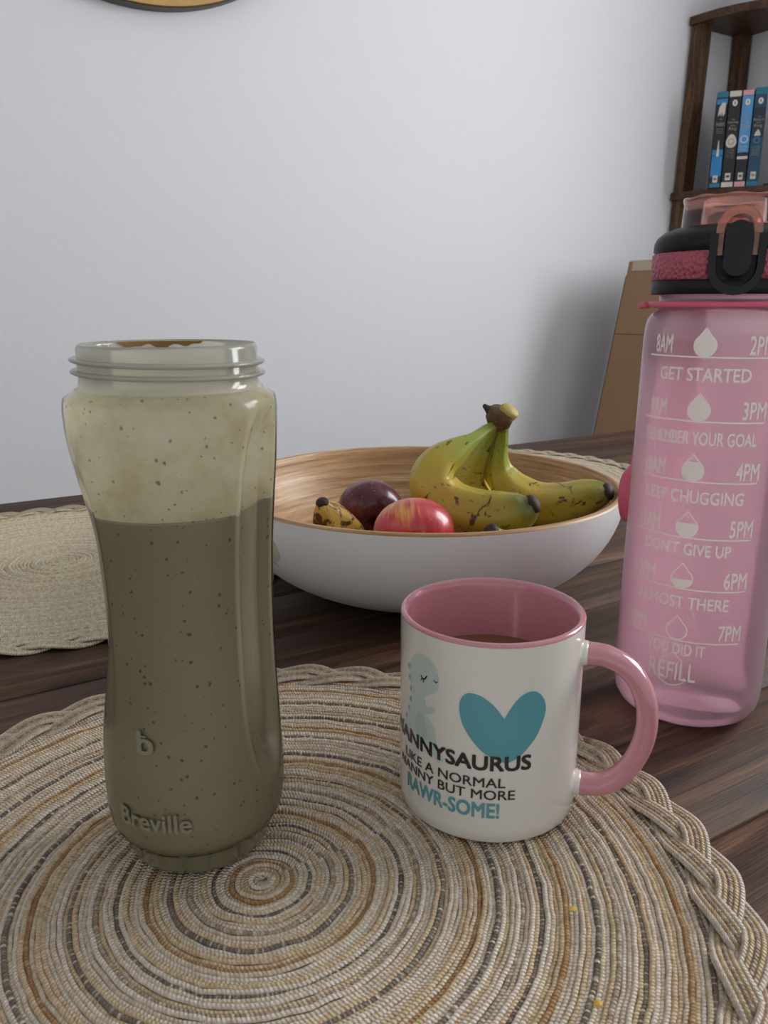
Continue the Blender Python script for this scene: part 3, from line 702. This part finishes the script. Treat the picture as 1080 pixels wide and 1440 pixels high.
t.set(col=t.ramp(st1, [(0.33, srgb(136, 98, 60)), (0.48, srgb(176, 136, 94)), (0.6, srgb(196, 160, 118)), (0.72, srgb(222, 196, 158))]), rough=0.4); t.bump(st1, 0.5, 0.0008); M['bamboo'] = t.m
bowl = empty('fruit_bowl', (BC[0], BC[1], T), 'large round bowl, white lacquer outside and bamboo inside, holding fruit', 'bowl')
def bowl_prof(R, H0, H1, rb, n=18, e=2.15):
    return [(rb+(R-rb)*math.sin(k/n*PI/2)**0.80, H0+(H1-H0)*(1-math.cos(k/n*PI/2))**0.88) for k in range(n+1)]
po = [(0.0, 0.001), (0.050, 0.0)]+bowl_prof(RB, 0.0005, HB-0.0015, 0.056)
pi_ = bowl_prof(RB-0.0055, 0.0075, HB-0.0005, 0.048)
v, f = lathe(po, 144); obj('outer_shell', v, f, M['lacquer'], bowl)
v, f = lathe([(RB, HB-0.0015), (RB-0.0005, HB), (RB-0.0028, HB+0.0006), (RB-0.0050, HB)]+list(reversed(pi_))+[(0.0, 0.007)], 144); obj('bamboo_lining', v, f, M['bamboo'], bowl)

# ------------------------------------------------------------------ fruit
t = NT('banana skin'); uvc = t.coord((1, 1, 1), 'UV'); su = t.n.new('ShaderNodeSeparateXYZ'); t.link(uvc, su.inputs[0]); oc = t.coord(rnd=True)
base = t.ramp(t.math('ADD', su.outputs[1], t.math('MULTIPLY', t.math('SUBTRACT', t.noise(oc, 25, 3), 0.5), 0.25)), [(0.0, srgb(128, 132, 54)), (0.16, srgb(150, 164, 68)), (0.34, srgb(184, 168, 62)), (0.6, srgb(192, 160, 58)), (0.86, srgb(164, 152, 54)), (1.0, srgb(96, 104, 42))])
sp1 = t.ramp(t.noise(t.coord((1, 1, 1), rnd=True), 70, 4, 0.65, 1.2), [(0.60, (0, 0, 0, 1)), (0.645, (1, 1, 1, 1))])
sp2 = t.ramp(t.noise(oc, 260, 2, 0.5), [(0.70, (0, 0, 0, 1)), (0.74, (0.8, 0.8, 0.8, 1))])
col = t.mix(sp1, base, srgb(86, 62, 30)); col = t.mix(sp2, col, srgb(110, 82, 36)); t.set(col=col, rough=0.42, sss=0.0); t.bump(t.noise(oc, 60, 3), 0.15, 0.001); M['banana'] = t.m
M['ban_dark'] = plain('banana dark end', srgb(52, 40, 30), 0.7, 0.4, 200); M['ban_stem'] = plain('banana crown', srgb(92, 68, 40), 0.7, 0.7, 160)
M['ban_cut'] = plain('banana cut end', srgb(178, 160, 84), 0.6, 0.15, 200)
t = NT('ripe spotted banana skin'); oc = t.coord()
t.set(col=t.mix(t.ramp(t.noise(oc, 110, 4, 0.6, 0.8), [(0.5, (0, 0, 0, 1)), (0.58, (1, 1, 1, 1))]), srgb(206, 166, 70), srgb(84, 58, 30)), rough=0.5); M['ban_ripe'] = t.m
def banana(name, cps, parent, origin, mat=None, twist=0.0, tip=True):
    """cps: (px,py,fwd,radius in metres)"""
    pts = [tuple(at(a, b, c_)-origin)+(r,) for a, b, c_, r in cps]
    cv = catmull(pts, 7)
    path = [Vector(p[:3]) for p in cv]; rd = [max(0.0008, p[3]) for p in cv]
    def sect(a):
        k = 1.08*(1+0.095*math.cos(5*(a+twist))); return (math.cos(a)*k, math.sin(a)*k)
    v, f, u = tube(path, rd, 20, sect); Lm = max(y for x, y in u) or 1
    o = obj(name, v, f, mat or M['banana'], parent, True, None, [(x, y/Lm) for x, y in u])
    if tip:
        d = (path[-1]-path[-2]).normalized()
        v, f, u = tube([path[-1]-d*0.0015, path[-1]+d*0.001, path[-1]+d*0.003, path[-1]+d*0.0042], [rd[-1]*1.2, rd[-1]*1.22, rd[-1]*1.0, rd[-1]*0.55], 10)
        obj('banana_tip', v, f, M['ban_dark'], o)
    return o
def cr(x, y): return (380+x/2.077, 560+y/2.077)
org = at(703, 592, 0.64)
bunch = empty('banana_bunch', org, 'bunch of yellow-green bananas joined at a brown crown in the bowl', 'bananas')
def bpts(lst): return [(*cr(x, y), fw, r) for x, y, fw, r in lst]
A = banana('banana', bpts([(662, 78, 0.638, 0.0036), (632, 92, 0.632, 0.0042), (595, 118, 0.622, 0.0050), (545, 150, 0.617, 0.0097), (490, 192, 0.612, 0.0138), (474, 250, 0.608, 0.0164), (520, 308, 0.604, 0.0178), (600, 336, 0.594, 0.0178), (680, 338, 0.586, 0.0164), (738, 325, 0.582, 0.0124), (768, 309, 0.580, 0.0064)]), bunch, org, twist=0.3)
Bn = banana('banana', bpts([(680, 80, 0.642, 0.0038), (678, 120, 0.648, 0.0044), (672, 170, 0.655, 0.0056), (676, 215, 0.660, 0.0100), (710, 268, 0.655, 0.0140), (775, 308, 0.645, 0.0160), (850, 312, 0.636, 0.0160), (925, 290, 0.628, 0.0132), (968, 278, 0.624, 0.0095), (986, 273, 0.622, 0.0060)]), bunch, org, twist=1.0)
Cn = banana('banana', bpts([(668, 80, 0.646, 0.0036), (640, 115, 0.652, 0.0042), (612, 160, 0.660, 0.0070), (586, 215, 0.668, 0.0110), (585, 270, 0.672, 0.0150), (620, 325, 0.672, 0.0155), (690, 355, 0.665, 0.0150), (750, 350, 0.660, 0.0110), (785, 340, 0.66, 0.005)]), bunch, org, twist=2.0)
Dn = banana('banana', bpts([(674, 82, 0.650, 0.0036), (665, 125, 0.664, 0.0042), (645, 175, 0.678, 0.0065), (630, 230, 0.690, 0.0110), (650, 290, 0.696, 0.0145), (720, 325, 0.695, 0.0150), (790, 330, 0.69, 0.0120), (830, 320, 0.685, 0.005)]), bunch, org, twist=0.7)
# crown: rough brown lump and pale cut face
v, f = lathe([(0.0, -0.012), (0.006, -0.0115), (0.0105, -0.006), (0.0115, 0.0), (0.0110, 0.004), (0.0085, 0.0060), (0, 0.0055)], 28, lambda a, r, z: r*(1+0.22*noise.noise(Vector((math.cos(a)*1.6, math.sin(a)*1.6, z*160)))))
obj('crown', v, f, M['ban_stem'], bunch, True, loc=(0.001, 0.0, 0.004), rot=(0.25, 0.35, 0))
v, f = lathe([(0.0070, -0.003), (0.0074, 0.002), (0.0066, 0.0032), (0.0, 0.0036)], 24, lambda a, r, z: r*(1+0.1*math.cos(2*a)))
obj('cut_end', v, f, M['ban_cut'], bunch, True, loc=(0.0062, -0.004, 0.0078), rot=(0.5, 0.55, 0))
v, f, u = tube([(-0.004, 0, 0.004), (-0.009, 0.001, 0.009), (-0.0135, 0, 0.0128)], [0.005, 0.0035, 0.0015], 8); obj('crown_stub', v, f, M['ban_dark'], bunch)
# loose fruit under and beside the bunch
o1 = at(*cr(690, 400), 0.55)
lb = empty('banana', o1, 'banana tucked under the bunch with only its dark end showing', 'banana')
banana('peel', bpts([(868, 418, 0.60, 0.004), (845, 425, 0.597, 0.009), (790, 440, 0.580, 0.0120), (720, 440, 0.560, 0.0115), (668, 414, 0.548, 0.0075), (646, 388, 0.544, 0.0045)]), lb, o1, twist=0.4)
o2 = at(*cr(165, 350), 0.62)
lb2 = empty('banana', o2, 'small over-ripe spotted banana end at the left of the bowl', 'banana')
banana('peel', bpts([(262, 418, 0.655, 0.005), (240, 400, 0.650, 0.011), (208, 380, 0.642, 0.0145), (175, 355, 0.635, 0.0145), (158, 326, 0.628, 0.0085), (152, 306, 0.626, 0.0045)]), lb2, o2, M['ban_ripe'], twist=0.9)
def apple_mat(name, c1, c2, c3, thr):
    t = NT(name); tc = t.n.new('ShaderNodeTexCoord'); sx = t.n.new('ShaderNodeSeparateXYZ'); t.link(tc.outputs['Object'], sx.inputs[0])
    ang = t.math('ARCTAN2', sx.outputs[1], sx.outputs[0]); cb = t.n.new('ShaderNodeCombineXYZ'); t.link(t.math('MULTIPLY', ang, 9), cb.inputs[0]); t.link(t.math('MULTIPLY', sx.outputs[2], 30), cb.inputs[1])
    streak = t.noise(cb.outputs[0], 1.0, 4, 0.65); big = t.noise(t.coord(), 24, 3, 0.5)
    mixf = t.math('ADD', t.math('MULTIPLY', streak, 0.32), t.math('MULTIPLY', big, 0.68))
    col = t.ramp(mixf, [(thr-0.10, c3), (thr, c2), (thr+0.12, c1)])
    v_ = t.n.new('ShaderNodeTexVoronoi'); t.link(t.coord(), v_.inputs['Vector']); v_.inputs['Scale'].default_value = 260
    col = t.mix(t.math('MULTIPLY', t.math('LESS_THAN', v_.outputs['Distance'], 0.13), 0.55), col, srgb(206, 170, 120))
    t.set(col=col, rough=0.28, coat=0.2); return t.m
M['apple_dark'] = apple_mat('dark red apple', srgb(80, 22, 36), srgb(112, 30, 42), srgb(138, 56, 50), 0.38)
M['apple_red'] = apple_mat('rosy apple', srgb(172, 44, 60), srgb(202, 72, 72), srgb(226, 176, 92), 0.47)
def apple(px, py, fwd, r, mat, label, tilt):
    c_ = at(px, py, fwd); e = empty('apple', c_, label, 'apple', 'apples in the bowl'); e.rotation_euler = tilt
    prof = []
    for k in range(25):
        a = PI*k/24; rr = math.sin(a)*(1+0.06*math.cos(a)); z = math.cos(a)*0.88
        z -= 0.34*math.exp(-(rr/0.26)**2) if k < 12 else -0.20*math.exp(-(rr/0.22)**2)
        prof.append((max(rr, 0.0001)*r, z*r))
    prof = prof[::-1]
    v, f = lathe(prof, 48, lambda a, q, z: q*(1+0.018*math.cos(5*a)*(1 if z < 0 else 0.4)+0.012*math.cos(2*a+1)))
    obj('flesh', v, f, mat, e)
    v, f, u = tube([(0, 0, r*0.50), (0.0005, 0, r*0.72), (0.002, 0.0005, r*0.95)], [0.0011, 0.0010, 0.0016], 8); obj('stem', v, f, M['ban_dark'], e)
apple(521, 717, 0.690, 0.0293, M['apple_dark'], 'dark red apple at the back left of the fruit bowl', (1.95, -0.1, 0.1))
apple(582, 750, 0.552, 0.0288, M['apple_red'], 'rosy red apple with yellow patches at the front of the bowl', (-0.45, 0.45, 0.9))

# ------------------------------------------------------------------ crumbs
M['crumb'] = plain('yellow crumb', srgb(206, 170, 70), 0.6, 0.25, 500)
for (px, py, lab) in ((806, 1276, 'tiny yellow crumb on the striped placemat below the mug'), (841, 1408, 'yellow crumb near the lower right edge of the striped placemat')):
    d = ray(px, py); k = (H-0.006)/-d.z; bm = bmesh.new(); bmesh.ops.create_icosphere(bm, subdivisions=1, radius=0.0016)
    for v_ in bm.verts: v_.co = Vector((v_.co.x*1.3, v_.co.y, v_.co.z*0.5))*(0.8+0.4*random.random())
    o = from_bm('crumb', bm, M['crumb'], None, False, (d.x*k, d.y*k, T+0.0052)); tag(o, lab, 'crumb', 'crumbs on the striped placemat')

# ------------------------------------------------------------------ cardboard box leaning in the gap
t = NT('brown cardboard'); c = t.coord((1, 1, 1)); w1 = t.n.new('ShaderNodeTexWave'); t.link(c, w1.inputs['Vector']); w1.bands_direction = 'Z'; w1.inputs['Scale'].default_value = 120
t.set(col=t.mix(t.noise(c, 6, 4), srgb(142, 110, 80), srgb(158, 124, 92)), rough=0.8); t.bump(w1.outputs['Fac'], 0.06, 0.001); M['card'] = t.m
t = NT('packing tape'); t.set(col=srgb(176, 158, 132), rough=0.2, coat=0.4); t.bump(t.noise(t.coord(), 60, 3), 0.6, 0.003); M['tape'] = t.m
M['card_dark'] = plain('cardboard flap gap', srgb(70, 52, 38), 0.9)
zt = 1.066; lean = 0.195
cb_ = empty('cardboard_box', mn(1.176+0.09, 1.19, 0), 'tall brown cardboard box leaning between table and shelf', 'box', rz=TH)
def leanbox(name, x0, x1, y0, y1, z0, z1, mat, bev=0.0015):
    b = box_bm(x0, x1, y0, y1, z0, z1, bev, 1)
    bmesh.ops.bisect_plane(b, geom=list(b.verts)+list(b.edges)+list(b.faces), plane_co=(0, 0, 0.02), plane_no=(0, 0, 1))
    for v_ in b.verts: v_.co.x += lean*max(0, v_.co.z)
    return from_bm(name, b, mat, cb_)
leanbox('carton', -0.09, 0.08, -0.064, 0.062, 0.0, zt, M['card'])
leanbox('tape_strip', -0.0912, 0.0812, -0.066, 0.050, zt-0.022, zt+0.0012, M['tape'])
leanbox('crease', -0.0904, -0.0896, -0.063, 0.061, zt-0.152, zt-0.1508, M['card_dark'], 0)
leanbox('panel_edge', -0.088, 0.075, 0.0622, 0.066, 0.0, zt-0.03, M['card_dark'])

# ------------------------------------------------------------------ corner shelf
SZ = [0.11, 0.485, 0.85, 1.231, 1.606]
SR = [(0.245, 0.31), (0.232, 0.295), (0.218, 0.275), (0.201, 0.250), (0.186, 0.228)]
shelf = empty('corner_shelf', mn(MC, NC, 0), 'dark wooden corner shelf unit holding books in the far corner', 'shelf', rz=TH)
for (z, (ru, rv)) in zip(SZ, SR):
    n = 28; pts = [(-0.004, -0.004)]+[(-0.004-ru*math.sin(PI/2*(1-k/n))**0.9, -0.004-rv*math.sin(PI/2*k/n)**0.9) for k in range(n+1)]
    v = [(x, y, z) for x, y in pts]+[(x, y, z-0.0165) for x, y in pts]; q = len(pts)
    # curve runs from -u to -v : clockwise seen from above -> order so that normals point out
    f = [tuple(range(q)), tuple(range(2*q-1, q-1, -1))]+[(i, i+q, (i+1) % q+q, (i+1) % q) for i in range(q)]
    o = obj('shelf_board', v, f, M['shelf'], shelf, False)
    bm = bmesh.new(); bm.from_mesh(o.data); bmesh.ops.recalc_face_normals(bm, faces=list(bm.faces)); bm.to_mesh(o.data); bm.free()
def slant_leg(u0, u1, v0, v1, du, dv, ztop):
    # bottom centre (u0,v0) to top (u1,v1)
    V = []
    for (uu, vv, z) in ((u0, v0, 0), (u1, v1, ztop)):
        for sx_, sy_ in ((-1, -1), (1, -1), (1, 1), (-1, 1)): V.append((-uu+sx_*du/2, -vv+sy_*dv/2, z))
    Fc = [(3, 2, 1, 0), (4, 5, 6, 7)]+[(i, (i+1) % 4, (i+1) % 4+4, i+4) for i in range(4)]
    return obj('leg', V, Fc, M['shelf_v'], shelf, False)
slant_leg(0.228, 0.163, 0.018, 0.018, 0.038, 0.024, SZ[-1]-0.0165)
slant_leg(0.018, 0.018, 0.300, 0.215, 0.024, 0.038, SZ[-1]-0.0165)
slant_leg(0.020, 0.020, 0.020, 0.020, 0.030, 0.030, SZ[-1]-0.0165)

# ------------------------------------------------------------------ books
def flatmat(name, c_, r=0.45): return plain(name, c_, r, 0.05, 60)
BM = dict(teal=flatmat('teal cover', srgb(34, 116, 140)), black=flatmat('black cover', srgb(30, 30, 34)), blue=flatmat('mid blue cover', srgb(84, 148, 200)), petrol=flatmat('petrol blue cover', srgb(28, 72, 98)),
          sky=flatmat('bright blue cover', srgb(36, 128, 190)), cream=flatmat('cream print', srgb(206, 200, 188)), white=flatmat('white print', srgb(226, 224, 220)), pink=flatmat('pink band', srgb(214, 160, 172)), navy=flatmat('dark navy', srgb(28, 44, 62)), orange=flatmat('brown emblem', srgb(150, 116, 84)), pages=flatmat('book pages', srgb(196, 186, 164), 0.8))
bz = T+H+0.1322*1.93+0.0002
SZ_top = SZ[3]
def book(x, y, rz, wd, hgt, dep, cover, items, label, title):
    e = empty('book', (x, y, SZ_top+0.0004), label, 'book', 'books on the corner shelf', rz)
    box('cover', -wd/2, wd/2, 0, dep, 0, hgt, BM[cover], e, 0.0012)
    box('pages', -wd/2+0.0015, wd/2-0.0015, 0.004, dep-0.001, hgt-0.0005, hgt+0.0003, BM['pages'], e)
    for (nm, m_, shape, args) in items:
        if shape == 'band': z0, z1 = args; b = box_bm(-wd/2+0.0006, wd/2-0.0006, -0.0003, 0.0008, z0*hgt, z1*hgt)
        elif shape == 'oval':
            cx, z, rx, rzz, y_ = args; b = bmesh.new(); vs = [b.verts.new((cx*wd+rx*wd*math.cos(2*PI*k/20), -y_, z*hgt+rzz*wd*math.sin(2*PI*k/20))) for k in range(20)]; b.faces.new(vs)
            b.normal_update(); 
        elif shape == 'ring':
            cx, z, rx, y_ = args; b = bmesh.new(); n = 24
            A_ = [[b.verts.new((cx*wd+q*rx*wd*math.cos(2*PI*k/n), -y_, z*hgt+q*rx*wd*math.sin(2*PI*k/n))) for k in range(n)] for q in (1, 0.78)]
            for k in range(n): b.faces.new((A_[0][k], A_[0][(k+1) % n], A_[1][(k+1) % n], A_[1][k]))
        elif shape == 'poly':
            pts, y_ = args; b = bmesh.new(); b.faces.new([b.verts.new((px*wd, -y_, pz*hgt)) for px, pz in pts])
        elif shape == 'rect':
            x0, x1, z0, z1 = args; b = box_bm(x0*wd, x1*wd, -0.0005, 0.0005, z0*hgt, z1*hgt)
        elif shape == 'text':
            s, x0, x1, z0, z1 = args; b = fit(flat_text(s, bold=0.01), x0*wd, x1*wd, z0*hgt, z1*hgt)
            for v_ in b.verts: v_.co = Vector((v_.co.x, -0.0007, v_.co.y))
        from_bm(nm, b, BM[m_], e)
def emblem(z, m_='black'): return [('publisher_mark', 'cream', 'rect', (-0.22, 0.22, z, z+0.075)), ('publisher_mark', m_, 'rect', (-0.13, 0.13, z+0.028, z+0.052))]
W = 0.0252; hB = 0.198
pA = at(1012, 262, 1.935); pB = at(1072, 262, 1.905)
dirb = Vector((pB.x-pA.x, pB.y-pA.y, 0)); rz = math.atan2(dirb.y, dirb.x); dn = dirb.normalized()
base_p = at(996, 262, 1.935); pos = lambda k: (base_p.x+dn.x*(W*(k+0.5)+0.0008*k), base_p.y+dn.y*(W*(k+0.5)+0.0008*k))
small = lambda ls, z, m_='cream': [('spine_text', m_, 'text', (s, -0.30, 0.30, z-i*0.020, z-i*0.020+0.013)) for i, s in enumerate(ls)]
book(*pos(0), rz, W*0.92, hB, 0.098, 'black', [('spine_band', 'teal', 'band', (0.94, 0.997)), ('spine_band', 'sky', 'band', (0.87, 0.925)), ('spine_band', 'sky', 'band', (0.12, 0.40)), ('spine_band', 'teal', 'band', (0.003, 0.045)),
    ('spine_emblem', 'cream', 'poly', ([(-0.3, 0.74), (-0.1, 0.78), (-0.05, 0.74), (0.08, 0.79), (0.15, 0.74), (0.32, 0.78), (0.34, 0.88), (0.05, 0.89), (-0.22, 0.84)], 0.0006)),
    ('spine_text', 'cream', 'text', ('THE', -0.14, 0.14, 0.71, 0.725)), ('spine_text', 'cream', 'text', ('Hobbit', -0.38, 0.38, 0.645, 0.69)),
    ('spine_rule', 'navy', 'band', (0.33, 0.345)), ('spine_picture', 'cream', 'poly', ([(-0.12, 0.33), (0.14, 0.33), (0.04, 0.50), (-0.02, 0.50)], 0.0008))]+emblem(0.055)+small(['being', 'there and', 'back again'], 0.61),
    'black and bright blue paperback, leftmost of the four on the corner shelf', 'a')
book(*pos(1), rz, W, hB, 0.098, 'black', [('spine_band', 'cream', 'band', (0.94, 0.997)), ('spine_band', 'cream', 'band', (0.003, 0.055)), ('spine_emblem', 'white', 'oval', (0, 0.875, 0.20, 0.26, 0.0006)), ('spine_emblem', 'orange', 'oval', (0, 0.875, 0.06, 0.14, 0.0008)),
    ('spine_text', 'cream', 'text', ('The', -0.12, 0.12, 0.695, 0.712)), ('spine_text', 'cream', 'text', ('Fellowship', -0.45, 0.45, 0.660, 0.69)), ('spine_text', 'cream', 'text', ('of the', -0.2, 0.2, 0.635, 0.652)), ('spine_text', 'cream', 'text', ('Ring', -0.3, 0.3, 0.59, 0.628)),
    ('spine_picture', 'cream', 'poly', ([(0.42*math.sin(2*PI*k/24)*(1-0.25*math.cos(2*PI*k/24)), 0.485+0.072*math.cos(2*PI*k/24)) for k in range(24)], 0.0006)), ('spine_picture', 'orange', 'ring', (0, 0.478, 0.26, 0.0008))]+emblem(0.075)+small(['being', 'the first', 'part of the', 'lord of', 'the rings'], 0.385),
    'black paperback with cream end bands and round white picture on the corner shelf', 'b')
book(*pos(2), rz, W*0.92, hB, 0.098, 'black', [('spine_band', 'pink', 'band', (0.945, 0.997)), ('spine_band', 'blue', 'band', (0.36, 0.94)), ('spine_band', 'pink', 'band', (0.003, 0.055)), ('spine_emblem', 'white', 'oval', (0, 0.875, 0.22, 0.28, 0.0006)), ('spine_emblem', 'orange', 'oval', (0, 0.875, 0.06, 0.14, 0.0008)),
    ('spine_text', 'white', 'text', ('The', -0.14, 0.14, 0.70, 0.72)), ('spine_text', 'white', 'text', ('Two', -0.28, 0.28, 0.655, 0.693)), ('spine_text', 'white', 'text', ('Towers', -0.38, 0.38, 0.60, 0.645)), ('spine_picture', 'white', 'ring', (0, 0.495, 0.34, 0.0006)),
    ('spine_rule', 'cream', 'band', (0.29, 0.32))]+emblem(0.075)+small(['being', 'the second', 'part'], 0.415, 'white'),
    'paperback with mid blue spine and pink end bands on the corner shelf', 'c')
book(*pos(3), rz, W, hB+0.003, 0.098, 'petrol', [('spine_band', 'teal', 'band', (0.93, 0.997)), ('spine_band', 'navy', 'band', (0.50, 0.80)), ('spine_band', 'teal', 'band', (0.003, 0.05)), ('spine_emblem', 'white', 'oval', (0, 0.865, 0.20, 0.26, 0.0006)), ('spine_emblem', 'orange', 'oval', (0, 0.865, 0.06, 0.14, 0.0008)),
    ('spine_text', 'cream', 'text', ('The', -0.14, 0.14, 0.70, 0.715)), ('spine_text', 'cream', 'text', ('Return', -0.42, 0.42, 0.665, 0.695)), ('spine_text', 'cream', 'text', ('of the', -0.2, 0.2, 0.64, 0.657)), ('spine_text', 'cream', 'text', ('King', -0.32, 0.32, 0.595, 0.635)),
    ('spine_picture', 'cream', 'poly', ([(-0.26, 0.515), (0.26, 0.515), (0.20, 0.55), (0.02, 0.585), (-0.18, 0.55)], 0.0006)), ('spine_picture', 'blue', 'ring', (0, 0.47, 0.25, 0.0008))]+emblem(0.075)+small(['being', 'the third', 'part of the', 'lord of', 'the rings'], 0.395),
    'petrol blue paperback, rightmost and tallest of the four on the corner shelf', 'd')
# thin black case lying to the right of the books
bk = pos(4.35)
e = empty('notebook', (bk[0]+0.005, bk[1]-0.005, SZ_top), 'thin black notebook lying flat on the shelf right of the books', 'notebook', rz=rz-0.3)
box('cover', -0.02, 0.045, 0.0, 0.07, 0.0003, 0.0055, BM['black'], e, 0.001)

# plant on the top shelf
M['pot'] = plain('white pot', srgb(206, 204, 198), 0.5); M['leafm'] = plain('grey green leaf', srgb(150, 158, 140), 0.6, 0.3, 90)
pp = Vector((0.072, 0.115)); loc = mn(MC-0.085, NC-0.135, SZ[-1]+0.0003)
e = empty('potted_plant', loc, 'pale trailing plant in a white pot on the top shelf', 'plant')
v, f = lathe([(0.0, 0.0), (0.030, 0.0), (0.033, 0.004), (0.042, 0.07), (0.044, 0.075), (0.040, 0.075), (0.036, 0.06), (0, 0.06)], 40); obj('pot', v, f, M['pot'], e)
V, Fc = [], []; rg = random.Random(5)
for k in range(150):
    a = rg.random()*2*PI; r = 0.025+0.03*rg.random(); z = rg.choice([0.02+0.09*rg.random(), 0.06+0.05*rg.random()])
    if z < 0.07: r = 0.046+0.01*rg.random()
    c_ = Vector((r*math.cos(a), r*math.sin(a), z)); rot = Matrix.Rotation(rg.random()*6, 3, 'Z') @ Matrix.Rotation(rg.uniform(-1, 1), 3, 'X')
    b_ = len(V)
    for (x, y, zz) in ((-0.008, 0, 0), (-0.003, 0.0045, 0.001), (0.004, 0.004, 0.001), (0.009, 0, 0.002), (0.004, -0.004, 0.001), (-0.003, -0.0045, 0.001)): V.append(c_+rot @ Vector((x, y, zz)))
    Fc.append(tuple(range(b_, b_+6)))
tag(obj('foliage', V, Fc, M['leafm'], e, False), kind='stuff')

# ------------------------------------------------------------------ wall clock
t = NT('gold toned wood'); t.set(col=t.mix(t.noise(t.coord((1, 1, 1)), 30, 4, 0.6, 1.0), srgb(176, 138, 78), srgb(206, 168, 104)), rough=0.4); M['gold'] = t.m
M['clock_metal'] = plain('dark clock metal', srgb(62, 50, 40), 0.45)
q = [on_wall(*p, NC-0.02) for p in ((163, 0), (258, 12.5), (327, 0))]
um = [(p.x*ct+p.y*st, p.z) for p in q]
(x1, y1), (x2, y2), (x3, y3) = um
dd = 2*(x1*(y2-y3)+x2*(y3-y1)+x3*(y1-y2))
ux = ((x1*x1+y1*y1)*(y2-y3)+(x2*x2+y2*y2)*(y3-y1)+(x3*x3+y3*y3)*(y1-y2))/dd
uy = ((x1*x1+y1*y1)*(x3-x2)+(x2*x2+y2*y2)*(x1-x3)+(x3*x3+y3*y3)*(x2-x1))/dd
RC = math.hypot(x1-ux, y1-uy); print('clock', ux, uy, RC)
clock = empty('wall_clock', mn(ux, NC, uy), 'large round open-face wall clock with a gold wooden rim', 'clock', rz=TH)
def ringy(name, ra, rb, d0, d1, mat, n=128):     # ring in the wall plane; local x along wall, -y out of the wall
    V, Fc = [], []
    for k in range(n):
        a = 2*PI*k/n
        for (r, d) in ((ra, d0), (rb, d0), (rb, d1), (ra, d1)): V.append((r*math.cos(a), -d, r*math.sin(a)))
    for k in range(n):
        b, c_ = k*4, ((k+1) % n)*4
        for j in range(4): Fc.append((b+j, b+(j+1) % 4, c_+(j+1) % 4, c_+j))
    return obj(name, V, Fc, mat, clock, False)
ringy('rim', RC-0.026, RC-0.002, 0.004, 0.028, M['gold']); ringy('outer_band', RC-0.003, RC, 0.002, 0.024, M['clock_metal']); ringy('inner_band', RC-0.030, RC-0.0262, 0.004, 0.022, M['clock_metal'])
ringy('numeral_ring', RC*0.60, RC*0.60+0.006, 0.008, 0.014, M['clock_metal'])
for k in range(12):
    b = box_bm(-0.006, 0.006, -0.016, -0.008, RC*0.60, RC-0.028); bmesh.ops.rotate(b, verts=b.verts, cent=(0, 0, 0), matrix=Matrix.Rotation(2*PI*k/12, 3, 'Y')); from_bm('hour_bar', b, M['clock_metal'], clock)
for (ln, a) in ((RC*0.4, 1.0), (RC*0.55, -0.6)):
    b = box_bm(-0.004, 0.004, -0.022, -0.018, -0.03, ln); bmesh.ops.rotate(b, verts=b.verts, cent=(0, 0, 0), matrix=Matrix.Rotation(a, 3, 'Y')); from_bm('hand', b, M['clock_metal'], clock)
for k in range(2):
    b = box_bm(-0.005, 0.005, -0.010, -0.004, -RC*0.6, RC*0.6); bmesh.ops.rotate(b, verts=b.verts, cent=(0, 0, 0), matrix=Matrix.Rotation(PI/2*k, 3, 'Y')); from_bm('spoke', b, M['clock_metal'], clock)
# an unused clasp pivot is not needed
bpy.data.objects.remove(cl)
